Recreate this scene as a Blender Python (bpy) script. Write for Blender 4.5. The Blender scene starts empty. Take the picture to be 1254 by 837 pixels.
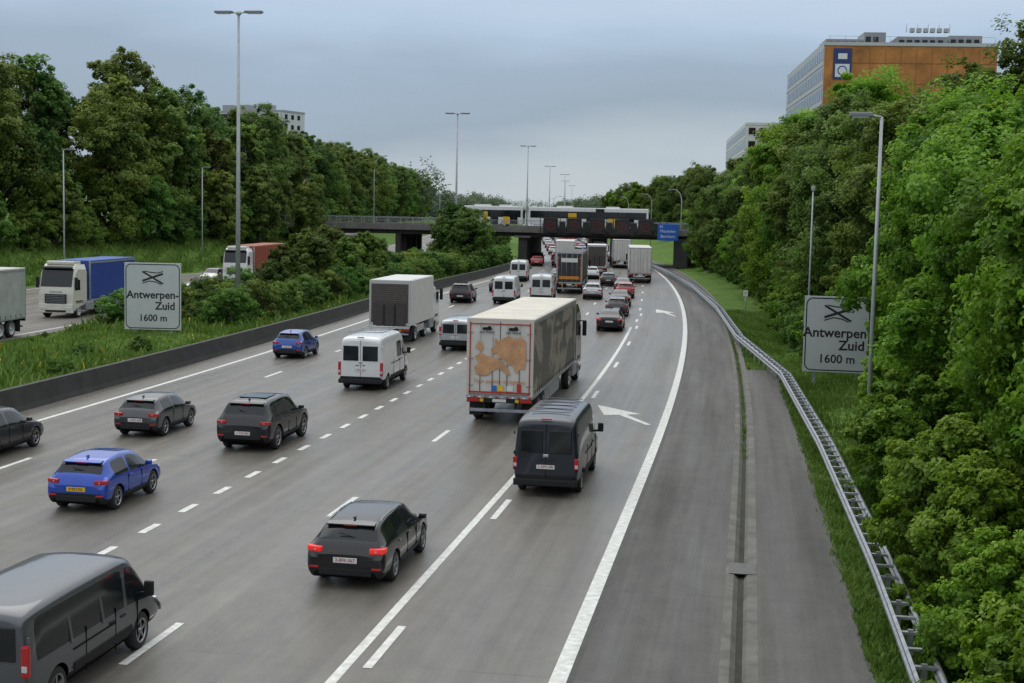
import bpy, bmesh, math, random
import numpy as np
from mathutils import Matrix, Vector
random.seed(7); RNG=np.random.default_rng(7)
sc=bpy.context.scene
sc.view_settings.view_transform='Standard'
try: sc.view_settings.look='None'
except Exception: pass
sc.view_settings.exposure=0
COL=bpy.context.collection
rad=math.radians
# ------------------------------------------------------------ road geometry
def dev(s):
    if s<45: return 0.0
    if s<235: return (s-45)**2/2400.0
    return 190**2/2400.0+(s-235)*190/1200.0
def hd(s):
    return math.atan(max(0,min(s,235)-45)/1200.0)
def PX(off,s):
    k=min(1,max(0,(s-120)/85.0)); k=k*k*(3-2*k)
    if off<-3: off=-3+(off+3)*(1-0.2*k)
    return off-dev(s)
def gz(off):
    pts=[(-4000,14),(-400,8),(-120,6),(-90,4),(-74,3.0),(-64.5,0.0),(-41,0.0),(-39,.15),(-34,.35),(-29,.12),(-27.5,0),(1.8,0),(3.2,0.02),(8,1.1),(15,2.6),(40,4),(200,6),(4000,10)]
    for a,b in zip(pts,pts[1:]):
        if off<=b[0]: 
            t=(off-a[0])/(b[0]-a[0]); return a[1]+t*(b[1]-a[1])
    return 10
# ------------------------------------------------------------ materials
MC={}
def mat(name,col,rough=.5,metal=0,coat=0,var=0,vscale=5,emis=0,spec=.5,bump=0,bscale=20):
    if name in MC: return MC[name]
    m=bpy.data.materials.new(name); m.use_nodes=True
    nt=m.node_tree; b=nt.nodes['Principled BSDF']
    c=tuple(col)+(1,)
    b.inputs['Base Color'].default_value=c
    b.inputs['Roughness'].default_value=rough; b.inputs['Metallic'].default_value=metal
    b.inputs['Coat Weight'].default_value=coat; b.inputs['Coat Roughness'].default_value=.05
    b.inputs['Specular IOR Level'].default_value=spec
    if emis: 
        b.inputs['Emission Color'].default_value=c; b.inputs['Emission Strength'].default_value=emis
    if var or bump:
        tc=nt.nodes.new('ShaderNodeTexCoord'); n=nt.nodes.new('ShaderNodeTexNoise')
        n.inputs['Scale'].default_value=vscale; n.inputs['Detail'].default_value=8; n.inputs['Roughness'].default_value=.65
        nt.links.new(tc.outputs['Object'],n.inputs['Vector'])
        if var:
            r=nt.nodes.new('ShaderNodeMapRange'); r.inputs[1].default_value=.3; r.inputs[2].default_value=.7
            r.inputs[3].default_value=1-var; r.inputs[4].default_value=1+var
            nt.links.new(n.outputs['Fac'],r.inputs[0])
            mx=nt.nodes.new('ShaderNodeVectorMath'); mx.operation='SCALE'; mx.inputs[0].default_value=col
            nt.links.new(r.outputs[0],mx.inputs['Scale']); nt.links.new(mx.outputs[0],b.inputs['Base Color'])
        if bump:
            n2=nt.nodes.new('ShaderNodeTexNoise'); n2.inputs['Scale'].default_value=bscale
            nt.links.new(tc.outputs['Object'],n2.inputs['Vector'])
            bp=nt.nodes.new('ShaderNodeBump'); bp.inputs['Strength'].default_value=bump
            nt.links.new(n2.outputs['Fac'],bp.inputs['Height']); nt.links.new(bp.outputs[0],b.inputs['Normal'])
    MC[name]=m; return m
def paint(name,col,metal=.25,rough=.32,coat=.8):
    return mat('paint_'+name,col,rough,metal,coat,var=.08,vscale=2.5)
GLASS=mat('tinted_glass',(.010,.013,.015),.08,0,0,spec=.5)
BLACK=mat('black_plastic',(.016,.016,.018),.6,spec=.3)
RUB=mat('rubber',(.02,.02,.021),.85)
DARK=mat('underbody_dark',(.008,.008,.008),.9,spec=.1)
RIM=mat('alloy_rim',(.36,.37,.39),.35,.8)
CHR=mat('chrome',(.6,.6,.62),.2,1)
RED=mat('tail_lamp_red',(.42,.012,.012),.2,0,.4)
REDL=mat('tail_lamp_lit',(.8,.03,.02),.2,emis=.3)
LAMP=mat('headlamp_clear',(.6,.63,.65),.15,.3)
PLW=mat('plate_white',(.7,.7,.68),.4); PLY=mat('plate_yellow',(.75,.45,.02),.4); PLR=mat('plate_text_red',(.35,.02,.02),.5)
GALV=mat('galvanised_steel',(.36,.38,.40),.5,.6,var=.3,vscale=5)
POLE=mat('pole_grey',(.42,.44,.45),.5,.3,var=.12,vscale=3)
# ------------------------------------------------------------ mesh builder
class B:
    def __init__(s): s.v=[];s.f=[];s.mi=[];s.sm=[];s.mats=[]
    def m(s,mt):
        if mt not in s.mats: s.mats.append(mt)
        return s.mats.index(mt)
    def add(s,vs,fs,mt,smooth=False):
        o=len(s.v); s.v+= [tuple(v) for v in vs]; k=s.m(mt) if not isinstance(mt,list) else None
        for i,f in enumerate(fs):
            s.f.append([o+j for j in f]); s.mi.append(k if k is not None else s.m(mt[i])); s.sm.append(smooth)
    def box(s,c,d,mt,bev=0,rot=None,taper=None):
        tb=bmesh.new(); bmesh.ops.create_cube(tb,size=1)
        for v in tb.verts:
            if taper and v.co.z>0: v.co.x*=taper[0]; v.co.y*=taper[1]
            v.co=Vector((v.co.x*d[0],v.co.y*d[1],v.co.z*d[2]))
        if bev: bmesh.ops.bevel(tb,geom=tb.edges[:],offset=bev,segments=2,affect='EDGES',profile=.6)
        M=Matrix.Translation(c)@(rot.to_4x4() if rot else Matrix.Identity(4))
        tb.verts.index_update()
        s.add([M@v.co for v in tb.verts],[[v.index for v in f.verts] for f in tb.faces],mt,False); tb.free()
    def tube(s,pts,rs,mt,seg=8,cap=True):
        vs=[];fs=[];pts=[Vector(p) for p in pts];n=len(pts)
        for i,p in enumerate(pts):
            d=(pts[min(i+1,n-1)]-pts[max(i-1,0)]).normalized()
            a=d.orthogonal().normalized(); 
            if abs(d.z)<.99: a=d.cross(Vector((0,0,1))).normalized()
            b=d.cross(a)
            for j in range(seg):
                t=2*math.pi*j/seg; vs.append(p+(a*math.cos(t)+b*math.sin(t))*rs[i])
        for i in range(n-1):
            for j in range(seg):
                k=(j+1)%seg; fs.append([i*seg+j,i*seg+k,(i+1)*seg+k,(i+1)*seg+j])
        if cap: fs.append(list(range(seg))[::-1]); fs.append([(n-1)*seg+j for j in range(seg)])
        s.add(vs,fs,mt,True)
    def lathe(s,c,prof,mt,seg=22):   # around X axis
        vs=[];fs=[];n=len(prof)
        for r,x in prof:
            for j in range(seg):
                t=2*math.pi*j/seg; vs.append((c[0]+x,c[1]+r*math.cos(t),c[2]+r*math.sin(t)))
        for i in range(n-1):
            for j in range(seg):
                k=(j+1)%seg; fs.append([i*seg+j,i*seg+k,(i+1)*seg+k,(i+1)*seg+j])
        s.add(vs,fs,mt,True)
    def wheel(s,c,R,w,side,rim=None,truck=False):
        rim=rim or RIM; h=w/2
        s.lathe(c,[(.6*R,-h),(.9*R,-h),(R,-h*.7),(R,h*.7),(.9*R,h),(.62*R,h)],RUB)
        for sg in (1,-1):
            s.lathe(c,[(.66*R,sg*h),(.62*R,sg*h*.8),(.58*R,sg*h*.45),(.01,sg*h*.4)],DARK if not truck else rim,20)
            s.lathe(c,[(.67*R,sg*(h+.004)),(.60*R,sg*(h+.004)),(.58*R,sg*h*.8)],rim,20)
            s.lathe(c,[(.16*R,sg*h*.4),(.15*R,sg*h*.95),(.01,sg*h*.98)],rim,10)
            if not truck:
                for k in range(5):
                    t=2*math.pi*k/5; rt=Matrix.Rotation(t,3,'X')
                    p=Vector(c)+rt@Vector((0,0,.36*R)); p.x+=sg*h*.72
                    s.box(p,(h*.35,.13*R,.52*R),rim,0,rt)
    def text(s,body,size,M,mt,ext=.002,align='CENTER',bold=0):
        cu=bpy.data.curves.new('t','FONT'); cu.body=body; cu.size=size; cu.extrude=ext; cu.align_x=align; cu.align_y='CENTER'
        cu.offset=bold; cu.resolution_u=3
        o=bpy.data.objects.new('t',cu); COL.objects.link(o)
        me=o.to_mesh(); s.add([M@v.co for v in me.vertices],[list(p.vertices) for p in me.polygons],mt)
        o.to_mesh_clear(); bpy.data.objects.remove(o); bpy.data.curves.remove(cu)
    def mesh(s,name):
        me=bpy.data.meshes.new(name); me.from_pydata(s.v,[],s.f)
        for mt in s.mats: me.materials.append(mt)
        me.polygons.foreach_set('material_index',s.mi); me.polygons.foreach_set('use_smooth',s.sm); me.update(); return me
    def obj(s,name,loc=(0,0,0),rz=0):
        return put(s.mesh(name),name,loc,rz)
def put(me,name,loc,rz=0,sc_=1):
    o=bpy.data.objects.new(name,me); COL.objects.link(o); o.location=loc; o.rotation_euler=(0,0,rz)
    if sc_!=1: o.scale=(sc_,)*3 if not isinstance(sc_,tuple) else sc_
    return o
REARM=lambda x,y,z: Matrix.Translation((x,y,z))@Matrix.Rotation(rad(90),4,'X')          # faces -Y
RIGHTM=lambda x,y,z: Matrix.Translation((x,y,z))@Matrix.Rotation(rad(90),4,'Z')@Matrix.Rotation(rad(90),4,'X')  # faces +X
# ------------------------------------------------------------ vehicles
def body(b,st,pm,side_glass,ws,rw,axles,R,van=None,trim=BLACK,lower_dark=True):
    """st: list (y,zb,zbelt,ztop,w,wbelt,wtop)"""
    vs=[];fs=[];mi=[];n=len(st);rings=[]
    mats=[pm,GLASS,trim,DARK]
    for (y,zb,zl,zt,w,wl,wt) in st:
        if van:
            zw=min(van,zt-.14); k=(zw-zl)/max(.01,(zt-zl)); 
            h=[(0,zb),(w*.86,zb),(w*.985,zb+.13),(w,(zb+zl)/2+.04),(wl,zl),(wl+(wt-wl)*k*.8,zw),(wt+.02,zt-.1),(wt-.12,zt-.015),(0,zt+.01)]
        else:
            h=[(0,zb),(w*.86,zb),(w*.985,zb+.13),(w,(zb+zl)/2+.06),(wl,zl),(wt,zt-.085),(wt*.94,zt-.035),(wt*.82,zt-.005),(0,zt+.015)]
        rings.append(h)
    N=16
    for (st_i,h) in zip(st,rings):
        y=st_i[0]
        for x,z in h: vs.append((x,y,z))
        for x,z in reversed(h[1:-1]): vs.append((-x,y,z))
    for i in range(n-1):
        for j in range(N):
            k=(j+1)%N
            fs.append([i*N+j,i*N+k,(i+1)*N+k,(i+1)*N+j])
            jj=j if j<8 else 15-j
            m=0
            if jj==4 and i in side_glass: m=1
            if jj in (6,7) and i in ws: m=1
            if jj in (6,7) and i in rw: m=1
            if jj==0: m=3
            if jj==1 and lower_dark: m=2
            mi.append(m)
    for base,fl in ((0,False),((n-1)*N,True)):
        R_=lambda a: base+a
        L_=lambda a: base+(N-a)%N
        fl_=[[R_(0),L_(1),R_(1)]]+[[R_(a),L_(a),L_(a+1),R_(a+1)] for a in range(1,7)]+[[R_(7),L_(7),R_(8)]]
        for q in fl_:
            fs.append(q[::-1] if fl else q); mi.append(0)
        mi[-8]=2; mi[-7]=2
    me=bpy.data.meshes.new('tb'); me.from_pydata(vs,[],fs)
    for m in mats: me.materials.append(m)
    me.polygons.foreach_set('material_index',mi); me.polygons.foreach_set('use_smooth',[True]*len(fs))
    tb=bmesh.new(); tb.from_mesh(me); bmesh.ops.recalc_face_normals(tb,faces=tb.faces[:])
    cl=tb.edges.layers.float.new('crease_edge')
    for e in tb.edges:
        a,c=e.verts[0].index,e.verts[1].index
        ia,ic=a//N,c//N; ja,jc=a%N,c%N
        if ia==ic and ia in (0,n-1): e[cl]=.45
        if ja==jc and ja in (4,12): e[cl]=.6
        if ja==jc and ja in (5,11): e[cl]=.35
        if ja==jc and ja in (1,15): e[cl]=.5
        ms={f.material_index for f in e.link_faces}
        if len(ms)==2 and 1 in ms: e[cl]=max(e[cl],.6)
    tb.to_mesh(me); tb.free()
    o=bpy.data.objects.new('tb',me); COL.objects.link(o)
    md=o.modifiers.new('s','SUBSURF'); md.levels=2; md.render_levels=2
    cb=bmesh.new(); W=max(s[4] for s in st)
    for ya in axles:
        for sg in (1,-1):
            bmesh.ops.create_cone(cb,cap_ends=True,segments=28,radius1=R*1.16,radius2=R*1.16,depth=.42,
              matrix=Matrix.Translation((sg*(W-.06),ya,R*1.0))@Matrix.Rotation(rad(90),4,'Y'))
    cm=bpy.data.meshes.new('cut'); cb.to_mesh(cm); cb.free()
    for m in mats: cm.materials.append(m)
    for p in cm.polygons: p.material_index=3
    co=bpy.data.objects.new('cut',cm); COL.objects.link(co)
    bo=o.modifiers.new('b','BOOLEAN'); bo.operation='DIFFERENCE'; bo.object=co; bo.solver='EXACT'
    dg=bpy.context.evaluated_depsgraph_get(); dg.update(); ev=o.evaluated_get(dg); em=ev.to_mesh()
    off=len(b.v); b.v+=[tuple(v.co) for v in em.vertices]
    mm=[b.m(m) for m in mats]
    for p in em.polygons:
        b.f.append([off+i for i in p.vertices]); b.mi.append(mm[min(p.material_index,3)]); b.sm.append(p.material_index!=3)
    ev.to_mesh_clear(); bpy.data.objects.remove(o); bpy.data.objects.remove(co)
def plate(b,y,z,txt,kind='W',w=.52):
    b.box((0,y,z),(w,.02,.115),PLY if kind=='Y' else PLW,.004)
    if txt: b.text(txt,.1,REARM(0,y-.0105,z),BLACK if kind=='Y' else PLR,.001,bold=.002)
HATCH=[(0,.40,.68,.76,.78,.74,.60),(.03,.27,.74,.84,.85,.81,.70),(.10,.23,.92,1.0,.875,.85,.72),(.18,.22,.94,1.07,.885,.86,.71),(.46,.21,.955,1.34,.89,.86,.65),(.66,.21,.955,1.43,.89,.86,.63),
 (1.55,.2,.94,1.475,.89,.86,.63),(1.62,.2,.94,1.475,.89,.86,.63),(2.42,.2,.92,1.42,.89,.86,.63),(3.05,.2,.90,1.0,.89,.84,.70),(3.3,.2,.87,.95,.885,.82,.68),(3.80,.22,.76,.83,.85,.78,.6),(4.02,.26,.64,.70,.78,.7,.5),(4.08,.34,.56,.62,.70,.62,.44)]
def scale_st(st,L,W,H):
    l=st[-1][0]; w=max(s[4] for s in st); h=max(s[3] for s in st)
    return [(y*L/l,a*1.0,b_*H/h,c*H/h,d*W/2/w,e*W/2/w,f*W/2/w) for y,a,b_,c,d,e,f in st]
WAGON=[(0,.40,.70,.78,.80,.76,.62),(.03,.27,.74,.84,.87,.83,.72),(.10,.23,.93,1.00,.895,.87,.74),(.17,.22,.95,1.07,.90,.87,.73),(.50,.21,.965,1.36,.905,.87,.65),(.70,.21,.965,1.42,.905,.87,.63),
 (1.25,.2,.955,1.46,.91,.875,.63),(1.32,.2,.955,1.46,.91,.875,.63),(2.15,.2,.94,1.475,.91,.875,.63),(2.23,.2,.94,1.475,.91,.875,.63),(2.98,.2,.92,1.41,.91,.87,.63),(3.65,.2,.90,.99,.905,.85,.71),(3.95,.2,.87,.95,.9,.83,.70),(4.5,.22,.74,.82,.86,.78,.6),(4.72,.26,.62,.68,.78,.7,.5),(4.77,.34,.54,.60,.70,.62,.44)]
SEDAN=[(0,.42,.76,.84,.78,.74,.64),(.04,.28,.90,.99,.86,.83,.72),(.14,.23,.95,1.03,.88,.85,.72),(.55,.21,.97,1.08,.90,.86,.72),(1.15,.21,.965,1.37,.905,.87,.63),
 (1.4,.2,.955,1.42,.91,.875,.61),(2.1,.2,.94,1.45,.91,.875,.61),(2.18,.2,.94,1.45,.91,.875,.61),(2.85,.2,.92,1.39,.91,.87,.62),(3.5,.2,.90,.99,.905,.85,.71),(3.85,.2,.87,.95,.9,.83,.68),(4.4,.22,.74,.82,.86,.78,.6),(4.6,.26,.62,.68,.78,.7,.5),(4.66,.34,.54,.60,.70,.62,.44)]
SUV=[(0,.5,.82,.92,.86,.84,.70),(.03,.36,.9,1.0,.93,.91,.78),(.10,.3,1.10,1.2,.965,.945,.80),(.17,.29,1.13,1.28,.975,.95,.78),(.42,.28,1.14,1.64,.98,.95,.73),(.62,.28,1.14,1.74,.98,.95,.71),
 (1.2,.27,1.13,1.77,.98,.95,.71),(1.28,.27,1.13,1.77,.98,.95,.71),(2.1,.27,1.12,1.78,.98,.95,.71),(2.18,.27,1.12,1.78,.98,.95,.71),(2.95,.27,1.10,1.70,.98,.94,.71),(3.6,.27,1.09,1.19,.975,.93,.78),(3.9,.27,1.06,1.15,.97,.91,.76),(4.5,.28,.98,1.06,.94,.87,.7),(4.74,.32,.8,.88,.86,.78,.6),(4.8,.4,.7,.76,.78,.7,.52)]
def car(name,kind,L,W,H,pm,plate_txt=None,pk='W',lit=False,rails=False,darkroof=False,rim=None):
    b=B()
    if kind=='hatch': st=scale_st(HATCH,L,W,H); sg={5,7,8};ws={8};rw={3};ax=(.74,L-.82);R=.32
    elif kind=='wagon': st=scale_st(WAGON,L,W,H); sg={5,7,9,10};ws={10};rw={3};ax=(1.0,L-.92);R=.33
    elif kind=='sedan': st=scale_st(SEDAN,L,W,H); sg={5,7,8};ws={8};rw={3};ax=(1.0,L-.86);R=.335
    else: st=scale_st(SUV,L,W,H); sg={5,7,9,10};ws={10};rw={3};ax=(.92,L-.9);R=.40
    zs=H/max(s[3] for s in {'hatch':HATCH,'wagon':WAGON,'sedan':SEDAN}.get(kind,SUV))
    body(b,st,pm,sg,ws,rw,ax,R)
    hw=W/2
    for ya in ax:
        for sd in (1,-1): b.wheel((sd*(hw-.13),ya,R),R,.22,sd,rim)
    b.box((0,L/2,.26),(W*.72,L*.8,.2),DARK)
    zl={'hatch':.86,'wagon':.88,'sedan':.84,'suv':1.02}[kind]*zs
    TL=REDL if lit else RED
    for sd in (1,-1):
        b.box((sd*(hw-.20),.085,zl),(.34,.12,.12),TL,.03,Matrix.Rotation(sd*rad(15),3,'Z'))
        b.box((sd*(hw-.055),.25,zl+.01),(.05,.24,.11),TL,.02,Matrix.Rotation(sd*rad(6),3,'Z'))
        b.box((sd*(hw-.26),.03,zl-.005),(.12,.03,.04),LAMP,.008)
        b.box((sd*(hw-.2),.0,.47 if kind!='suv' else .55),(.2,.03,.05),RED,.01)
        ym=st[{'hatch':9,'wagon':11,'sedan':9,'suv':11}[kind]][0]-.35
        zm=st[6][2]+.07
        b.box((sd*(hw+.07),ym,zm),(.18,.11,.13),pm,.04); b.box((sd*(hw-.0),ym+.02,zm-.05),(.1,.05,.05),BLACK)
        for yh in (ym-.95,ym-1.8):
            if yh>ax[0]+.2: b.box((sd*(hw-.012),yh,st[5][2]-.1),(.03,.17,.03),pm,.01)
        b.box((sd*(hw*.985),L*.5,.36 if kind!='suv' else .42),(.04,ax[1]-ax[0]-2*R-.25,.07),BLACK,.01)
        for ys in (ym-.28-.0,ym-1.12,):
            b.box((sd*(hw-.012),ys,.62*zs),(.022,.008,.5*zs),DARK)
        b.box((sd*(hw-.3),L-.16,.64*zs),(.36,.18,.12),LAMP,.03,Matrix.Rotation(-sd*rad(18),3,'Z'))
    b.box((0,.01,.38 if kind!='suv' else .5),(W*.66,.06,.15),BLACK,.02)
    zp=.66*zs if kind!='sedan' else .70
    b.box((0,.026,zp),(.60,.05,.16),BLACK,.01); plate(b,-.005,zp,plate_txt,pk)
    b.box((0,.05,zp+.16),(.13,.03,.06),CHR,.012)
    b.box((0,.035,zp-.15),(W*.72,.03,.012),DARK)
    if kind!='sedan':
        b.box((0,st[4][0]+.0,st[4][3]+.02),(st[4][6]*1.7,.2,.035),pm,.012,Matrix.Rotation(rad(10),3,'X'))
        b.box((0,st[4][0]-.10,st[4][3]-.002),(.3,.02,.02),RED)
        b.box((.02,st[3][0]+.06,st[3][3]+.09),(.44,.02,.016),BLACK,0,Matrix.Rotation(rad(14),3,'Y'))
    if rails:
        for sd in (1,-1):
            y0,y1=st[5][0]+.1,st[-6][0]-.3; z=H-.035; xr=sd*st[6][6]*.93
            b.tube([(xr,y0,z-.05),(xr,y0+.15,z+.0),(xr,(y0+y1)/2,z+.015),(xr,y1-.15,z-.01),(xr,y1,z-.06)],[.014]*5,GALV,6)
    if darkroof: b.box((0,(st[5][0]+st[-7][0])/2+.1,H+.003),(st[6][6]*1.4,(st[-7][0]-st[5][0])*.66,.02),GLASS,.008)
    b.box((0,st[5][0]+.08,H-.01),(.04,.14,.05),pm,.012)
    return b.mesh(name)
VAN=[(0,.5,1.32,2.36,.90,.91,.78),(.06,.36,1.36,2.50,.97,.965,.84),(.3,.32,1.36,2.58,.995,.985,.86),(1.6,.3,1.36,2.62,1.0,.99,.865),(2.9,.3,1.36,2.62,1.0,.99,.865),(3.9,.3,1.36,2.6,1.0,.99,.86),(4.0,.3,1.35,2.6,1.0,.99,.86),
 (4.55,.3,1.30,2.46,1.0,.98,.82),(5.22,.3,1.22,1.42,.99,.95,.82),(5.6,.3,1.05,1.16,.97,.92,.76),(5.86,.34,.82,.92,.9,.84,.66),(5.93,.42,.70,.78,.82,.74,.58)]
def van(name,L,W,H,pm,plate_txt=None,pk='W',side=None,rearglass=True,bumper=BLACK,tailh=.55,extra=None,lampz=None):
    b=B(); st=scale_st(VAN,L,W,H); k=H/2.62
    R=.34; ax=(L*.185,L*.80); hw=W/2
    gl={6,7}
    if side=='full': gl={2,3,4,6,7}
    if side=='mid': gl={4,6,7}
    zw=(st[3][2]+(H-st[3][2])*.62)
    if k<.85: zw=H-.2
    body(b,st,pm,gl,{7},set(),ax,R,van=zw,trim=bumper)
    for ya in ax:
        for sd in (1,-1): b.wheel((sd*(hw-.14),ya,R),R,.22,sd,RIM)
    b.box((0,L/2,.3),(W*.72,L*.8,.24),DARK)
    zl=lampz or H*.40
    zb=st[2][2]
    for sd in (1,-1):
        b.box((sd*(hw-.07),.03,zl),(.13,.10,tailh),RED,.03)
        b.box((sd*(hw-.07),-.018,zl-tailh*.22),(.09,.02,.1),LAMP,.006)
        ym=st[8][0]-.42
        b.box((sd*(hw+.12),ym,zb+.16),(.18,.1,.28),BLACK,.04); b.box((sd*(hw+.02),ym+.02,zb+.05),(.14,.05,.06),BLACK)
        b.box((sd*(hw-.3),L-.15,.82*min(1,k+.05)),(.34,.2,.2),LAMP,.04,Matrix.Rotation(-sd*rad(16),3,'Z'))
        b.box((sd*(hw*1.0-.004),L*.5,.52),(.03,ax[1]-ax[0]-2*R-.3,.14),bumper,.012)
        b.box((sd*(hw-.004),L*.43,zb-.16),(.03,L*.3,.02),DARK)
        for ys in (L*.37,L*.585,L*.60+.95*L/6): b.box((sd*(hw-.008),ys,.85*min(1,k+.1)),(.022,.012,.75),DARK)
        if side=='full':
            for ys in (L*.27,L*.49): b.box((sd*(hw-.045),ys,zb+.22),(.05,.07,.5),pm,.01,Matrix.Rotation(-sd*rad(10),3,'Y'))
        b.box((sd*(hw-.0),L*.555,zb-.12),(.035,.18,.04),BLACK,.01); b.box((sd*(hw-.0),L*.64,zb-.12),(.035,.18,.04),BLACK,.01)
        if rearglass: b.box((sd*hw*.43,.008,(zb+.06+min(H-.30,zb+.72))/2),(hw*.68,.05,min(H-.30,zb+.72)-zb-.06),GLASS,.022,Matrix.Rotation(rad(-1.5),3,'X'))
        b.box((sd*.14,-.005,zb-.14),(.14,.03,.03),BLACK,.008)
        for zz in (.8,1.25,H-.5): b.box((sd*(hw-.035),.05,zz),(.04,.05,.1),pm,.012)
    b.box((0,.0,(.52+H-.2)/2),(.014,.02,H-.75),DARK)
    b.box((0,-.03,.43),(W*.96,.16,.2),bumper,.04)
    b.box((0,.02,H-.08),(.3,.05,.04),RED,.01)
    plate(b,-.018,zb-.33 if k>.85 else .78,plate_txt,pk)
    b.box((0,-.004,zb-.01),(.16,.03,.09),CHR,.02)
    if extra: extra(b,L,W,H)
    return b.mesh(name)
# ---- trucks
def wheels_truck(b,ys,W=2.5,R=.5,dual=True):
    for y in ys:
        for sd in (1,-1):
            b.wheel((sd*(W/2-.18),y,R),R,.32,sd,POLE,True)
def rear_lights(b,y,W,z=.95):
    b.box((0,y+.06,z),(W*.98,.1,.18),BLACK,.01)
    for sd in (1,-1):
        b.box((sd*(W/2-.27),y-.003,z),(.46,.05,.13),RED,.01); b.box((sd*(W/2-.60),y-.002,z),(.14,.05,.12),PLY,.01)
    b.box((0,y+.2,.55),(W*.9,.1,.12),GALV,.01)
    for sd in (1,-1): b.box((sd*.6,y+.22,.75),(.08,.08,.3),BLACK)
def cab(b,y0,pm,W=2.48,H=3.7,lit=False):
    y1=y0+2.25; h0=1.05
    vs=[];prof=[(y0,h0,H-.25),(y0+.12,h0-.15,H-.05),(y0+1.4,h0-.4,H),(y0+1.85,h0-.55,H-.28),(y1-.02,h0-.55,2.15),(y1+.03,.42,1.7),(y1-.02,.36,.9)]
    N=8
    for y,zb,zt in prof:
        w=W/2
        for x,z in [(w*.96,zb),(w,zb+.15),(w,zt-.35 if zt-zb>1 else (zb+zt)/2),(w*.9,zt),(-w*.9,zt),(-w,zt-.35 if zt-zb>1 else (zb+zt)/2),(-w,zb+.15),(-w*.96,zb)]: vs.append((x,y,z))
    fs=[];ms=[]
    for i in range(len(prof)-1):
        for j in range(N):
            k=(j+1)%N; fs.append([i*N+j,(i+1)*N+j,(i+1)*N+k,i*N+k]); ms.append(pm if not(i==3 and j==3) else GLASS)
    fs.append(list(range(N))); ms.append(pm); fs.append([(len(prof)-1)*N+j for j in range(N)][::-1]); ms.append(BLACK)
    b.add(vs,fs,ms,False)
    w=W/2
    b.box((0,y1+.0,.68),(W*.99,.22,.62),pm,.05); b.box((0,y1+.08,1.35),(W*.62,.06,.62),BLACK,.02)
    for k in range(5): b.box((0,y1+.115,1.12+k*.11),(W*.56,.02,.025),GALV)
    b.box((0,y1+.10,.50),(W*.6,.05,.14),BLACK,.01)
    for sd in (1,-1):
        b.box((sd*(w-.3),y1+.10,.68),(.42,.06,.22),LAMP,.03)
        b.box((sd*(w+.003),y0+1.55,2.28),(.02,.85,.72),GLASS,.006)
        b.box((sd*(w+.16),y1-.15,2.45),(.2,.14,.75),BLACK,.04); b.box((sd*(w+.07),y1-.2,2.8),(.2,.05,.05),BLACK)
        b.box((sd*(w+.001),y0+1.1,1.05),(.02,1.3,.05),BLACK)
    b.box((0,y0+1.98,H-.22),(W*.86,.3,.1),BLACK,.03,Matrix.Rotation(rad(-18),3,'X'))
    b.box((0,y0+1.0,H+.08),(W*.8,1.2,.25),pm,.08)
    b.box((0,y1+.01,1.82),(.9,.05,.12),CHR,.01)
    b.box((0,y0-1.7,.85),(.9,4.4,.25),BLACK)
    wheels_truck(b,(y0+1.3,),W); wheels_truck(b,(y0-2.3,),W)
    for sd in (1,-1):
        b.box((sd*(w-.2),y0-.5,.75),(.5,1.3,.6),GALV,.06)
        b.box((sd*(w-.2),y0+1.3,1.15),(.42,1.2,.1),BLACK,.03)
def semi(name,side,rear,roof,cabp,L=13.6,extra=None,container=False,H=4.0,rearframe=None):
    b=B(); W=2.55; z0=1.12
    b.box((0,L/2,(z0+H)/2),(W-.03,L-.06,H-z0-.02),side,.02)
    b.box((0,L/2,H-.01),(W,L,.08),rearframe or roof,.015)
    b.box((0,L/2,H+.035),(W-.14,L-.14,.02),roof)
    b.box((0,L/2,z0-.02),(W,L,.14),GALV,.01)
    b.box((0,.0,(z0+H)/2),(W-.16,.04,H-z0-.14),rear,.008)
    for sd in (1,-1):
        b.box((sd*(W/2-.06),.0,(z0+H)/2),(.11,.08,H-z0),rearframe or GALV,.012)
        b.box((sd*(W/2-.06),L,(z0+H)/2),(.11,.08,H-z0),rearframe or GALV,.012)
        for xx in (.28,.75): b.tube([(sd*xx,-.04,z0+.12),(sd*xx,-.04,H-.12)],[.018]*2,GALV,6)
        for zz in (z0+.4,z0+1.4,H-.5): b.box((sd*(W/2-.16),-.03,zz),(.2,.03,.06),GALV)
        b.box((sd*(W/2-.04),L*.42,.75),(.04,L*.33,.5),GALV,.01)
        if not container:
            for k in range(1,22): b.box((sd*(W/2-.006),k*L/22,z0+.1),(.02,.03,.22),BLACK)
            b.box((sd*(W/2-.004),L/2,H-.10),(.02,L-.1,.12),GALV)
    if container:
        for sd in (1,-1):
            for k in range(int(L/.28)): b.box((sd*(W/2),.2+k*.28,(z0+H)/2),(.05,.12,H-z0-.25),side)
    b.box((0,-.02,(z0+H)/2),(.02,.03,H-z0-.14),DARK)
    b.box((0,.02,H-.02),(W,.08,.12),rearframe or GALV,.01); 
    rear_lights(b,0,W)
    plate(b,-.01,.95,'')
    for sd in (1,-1): b.box((sd*(W/2-.25),.75,.62),(.5,.03,.7),RUB)
    wheels_truck(b,(1.75,3.06,4.37) if L>10 else (1.6,2.9),W)
    b.box((0,L*.4,.95),(1.0,L*.75,.2),BLACK)
    cab(b,L+.6,cabp,H=min(3.7,H-.15))
    if extra: extra(b,L,W,H,z0)
    return b.mesh(name)
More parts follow.
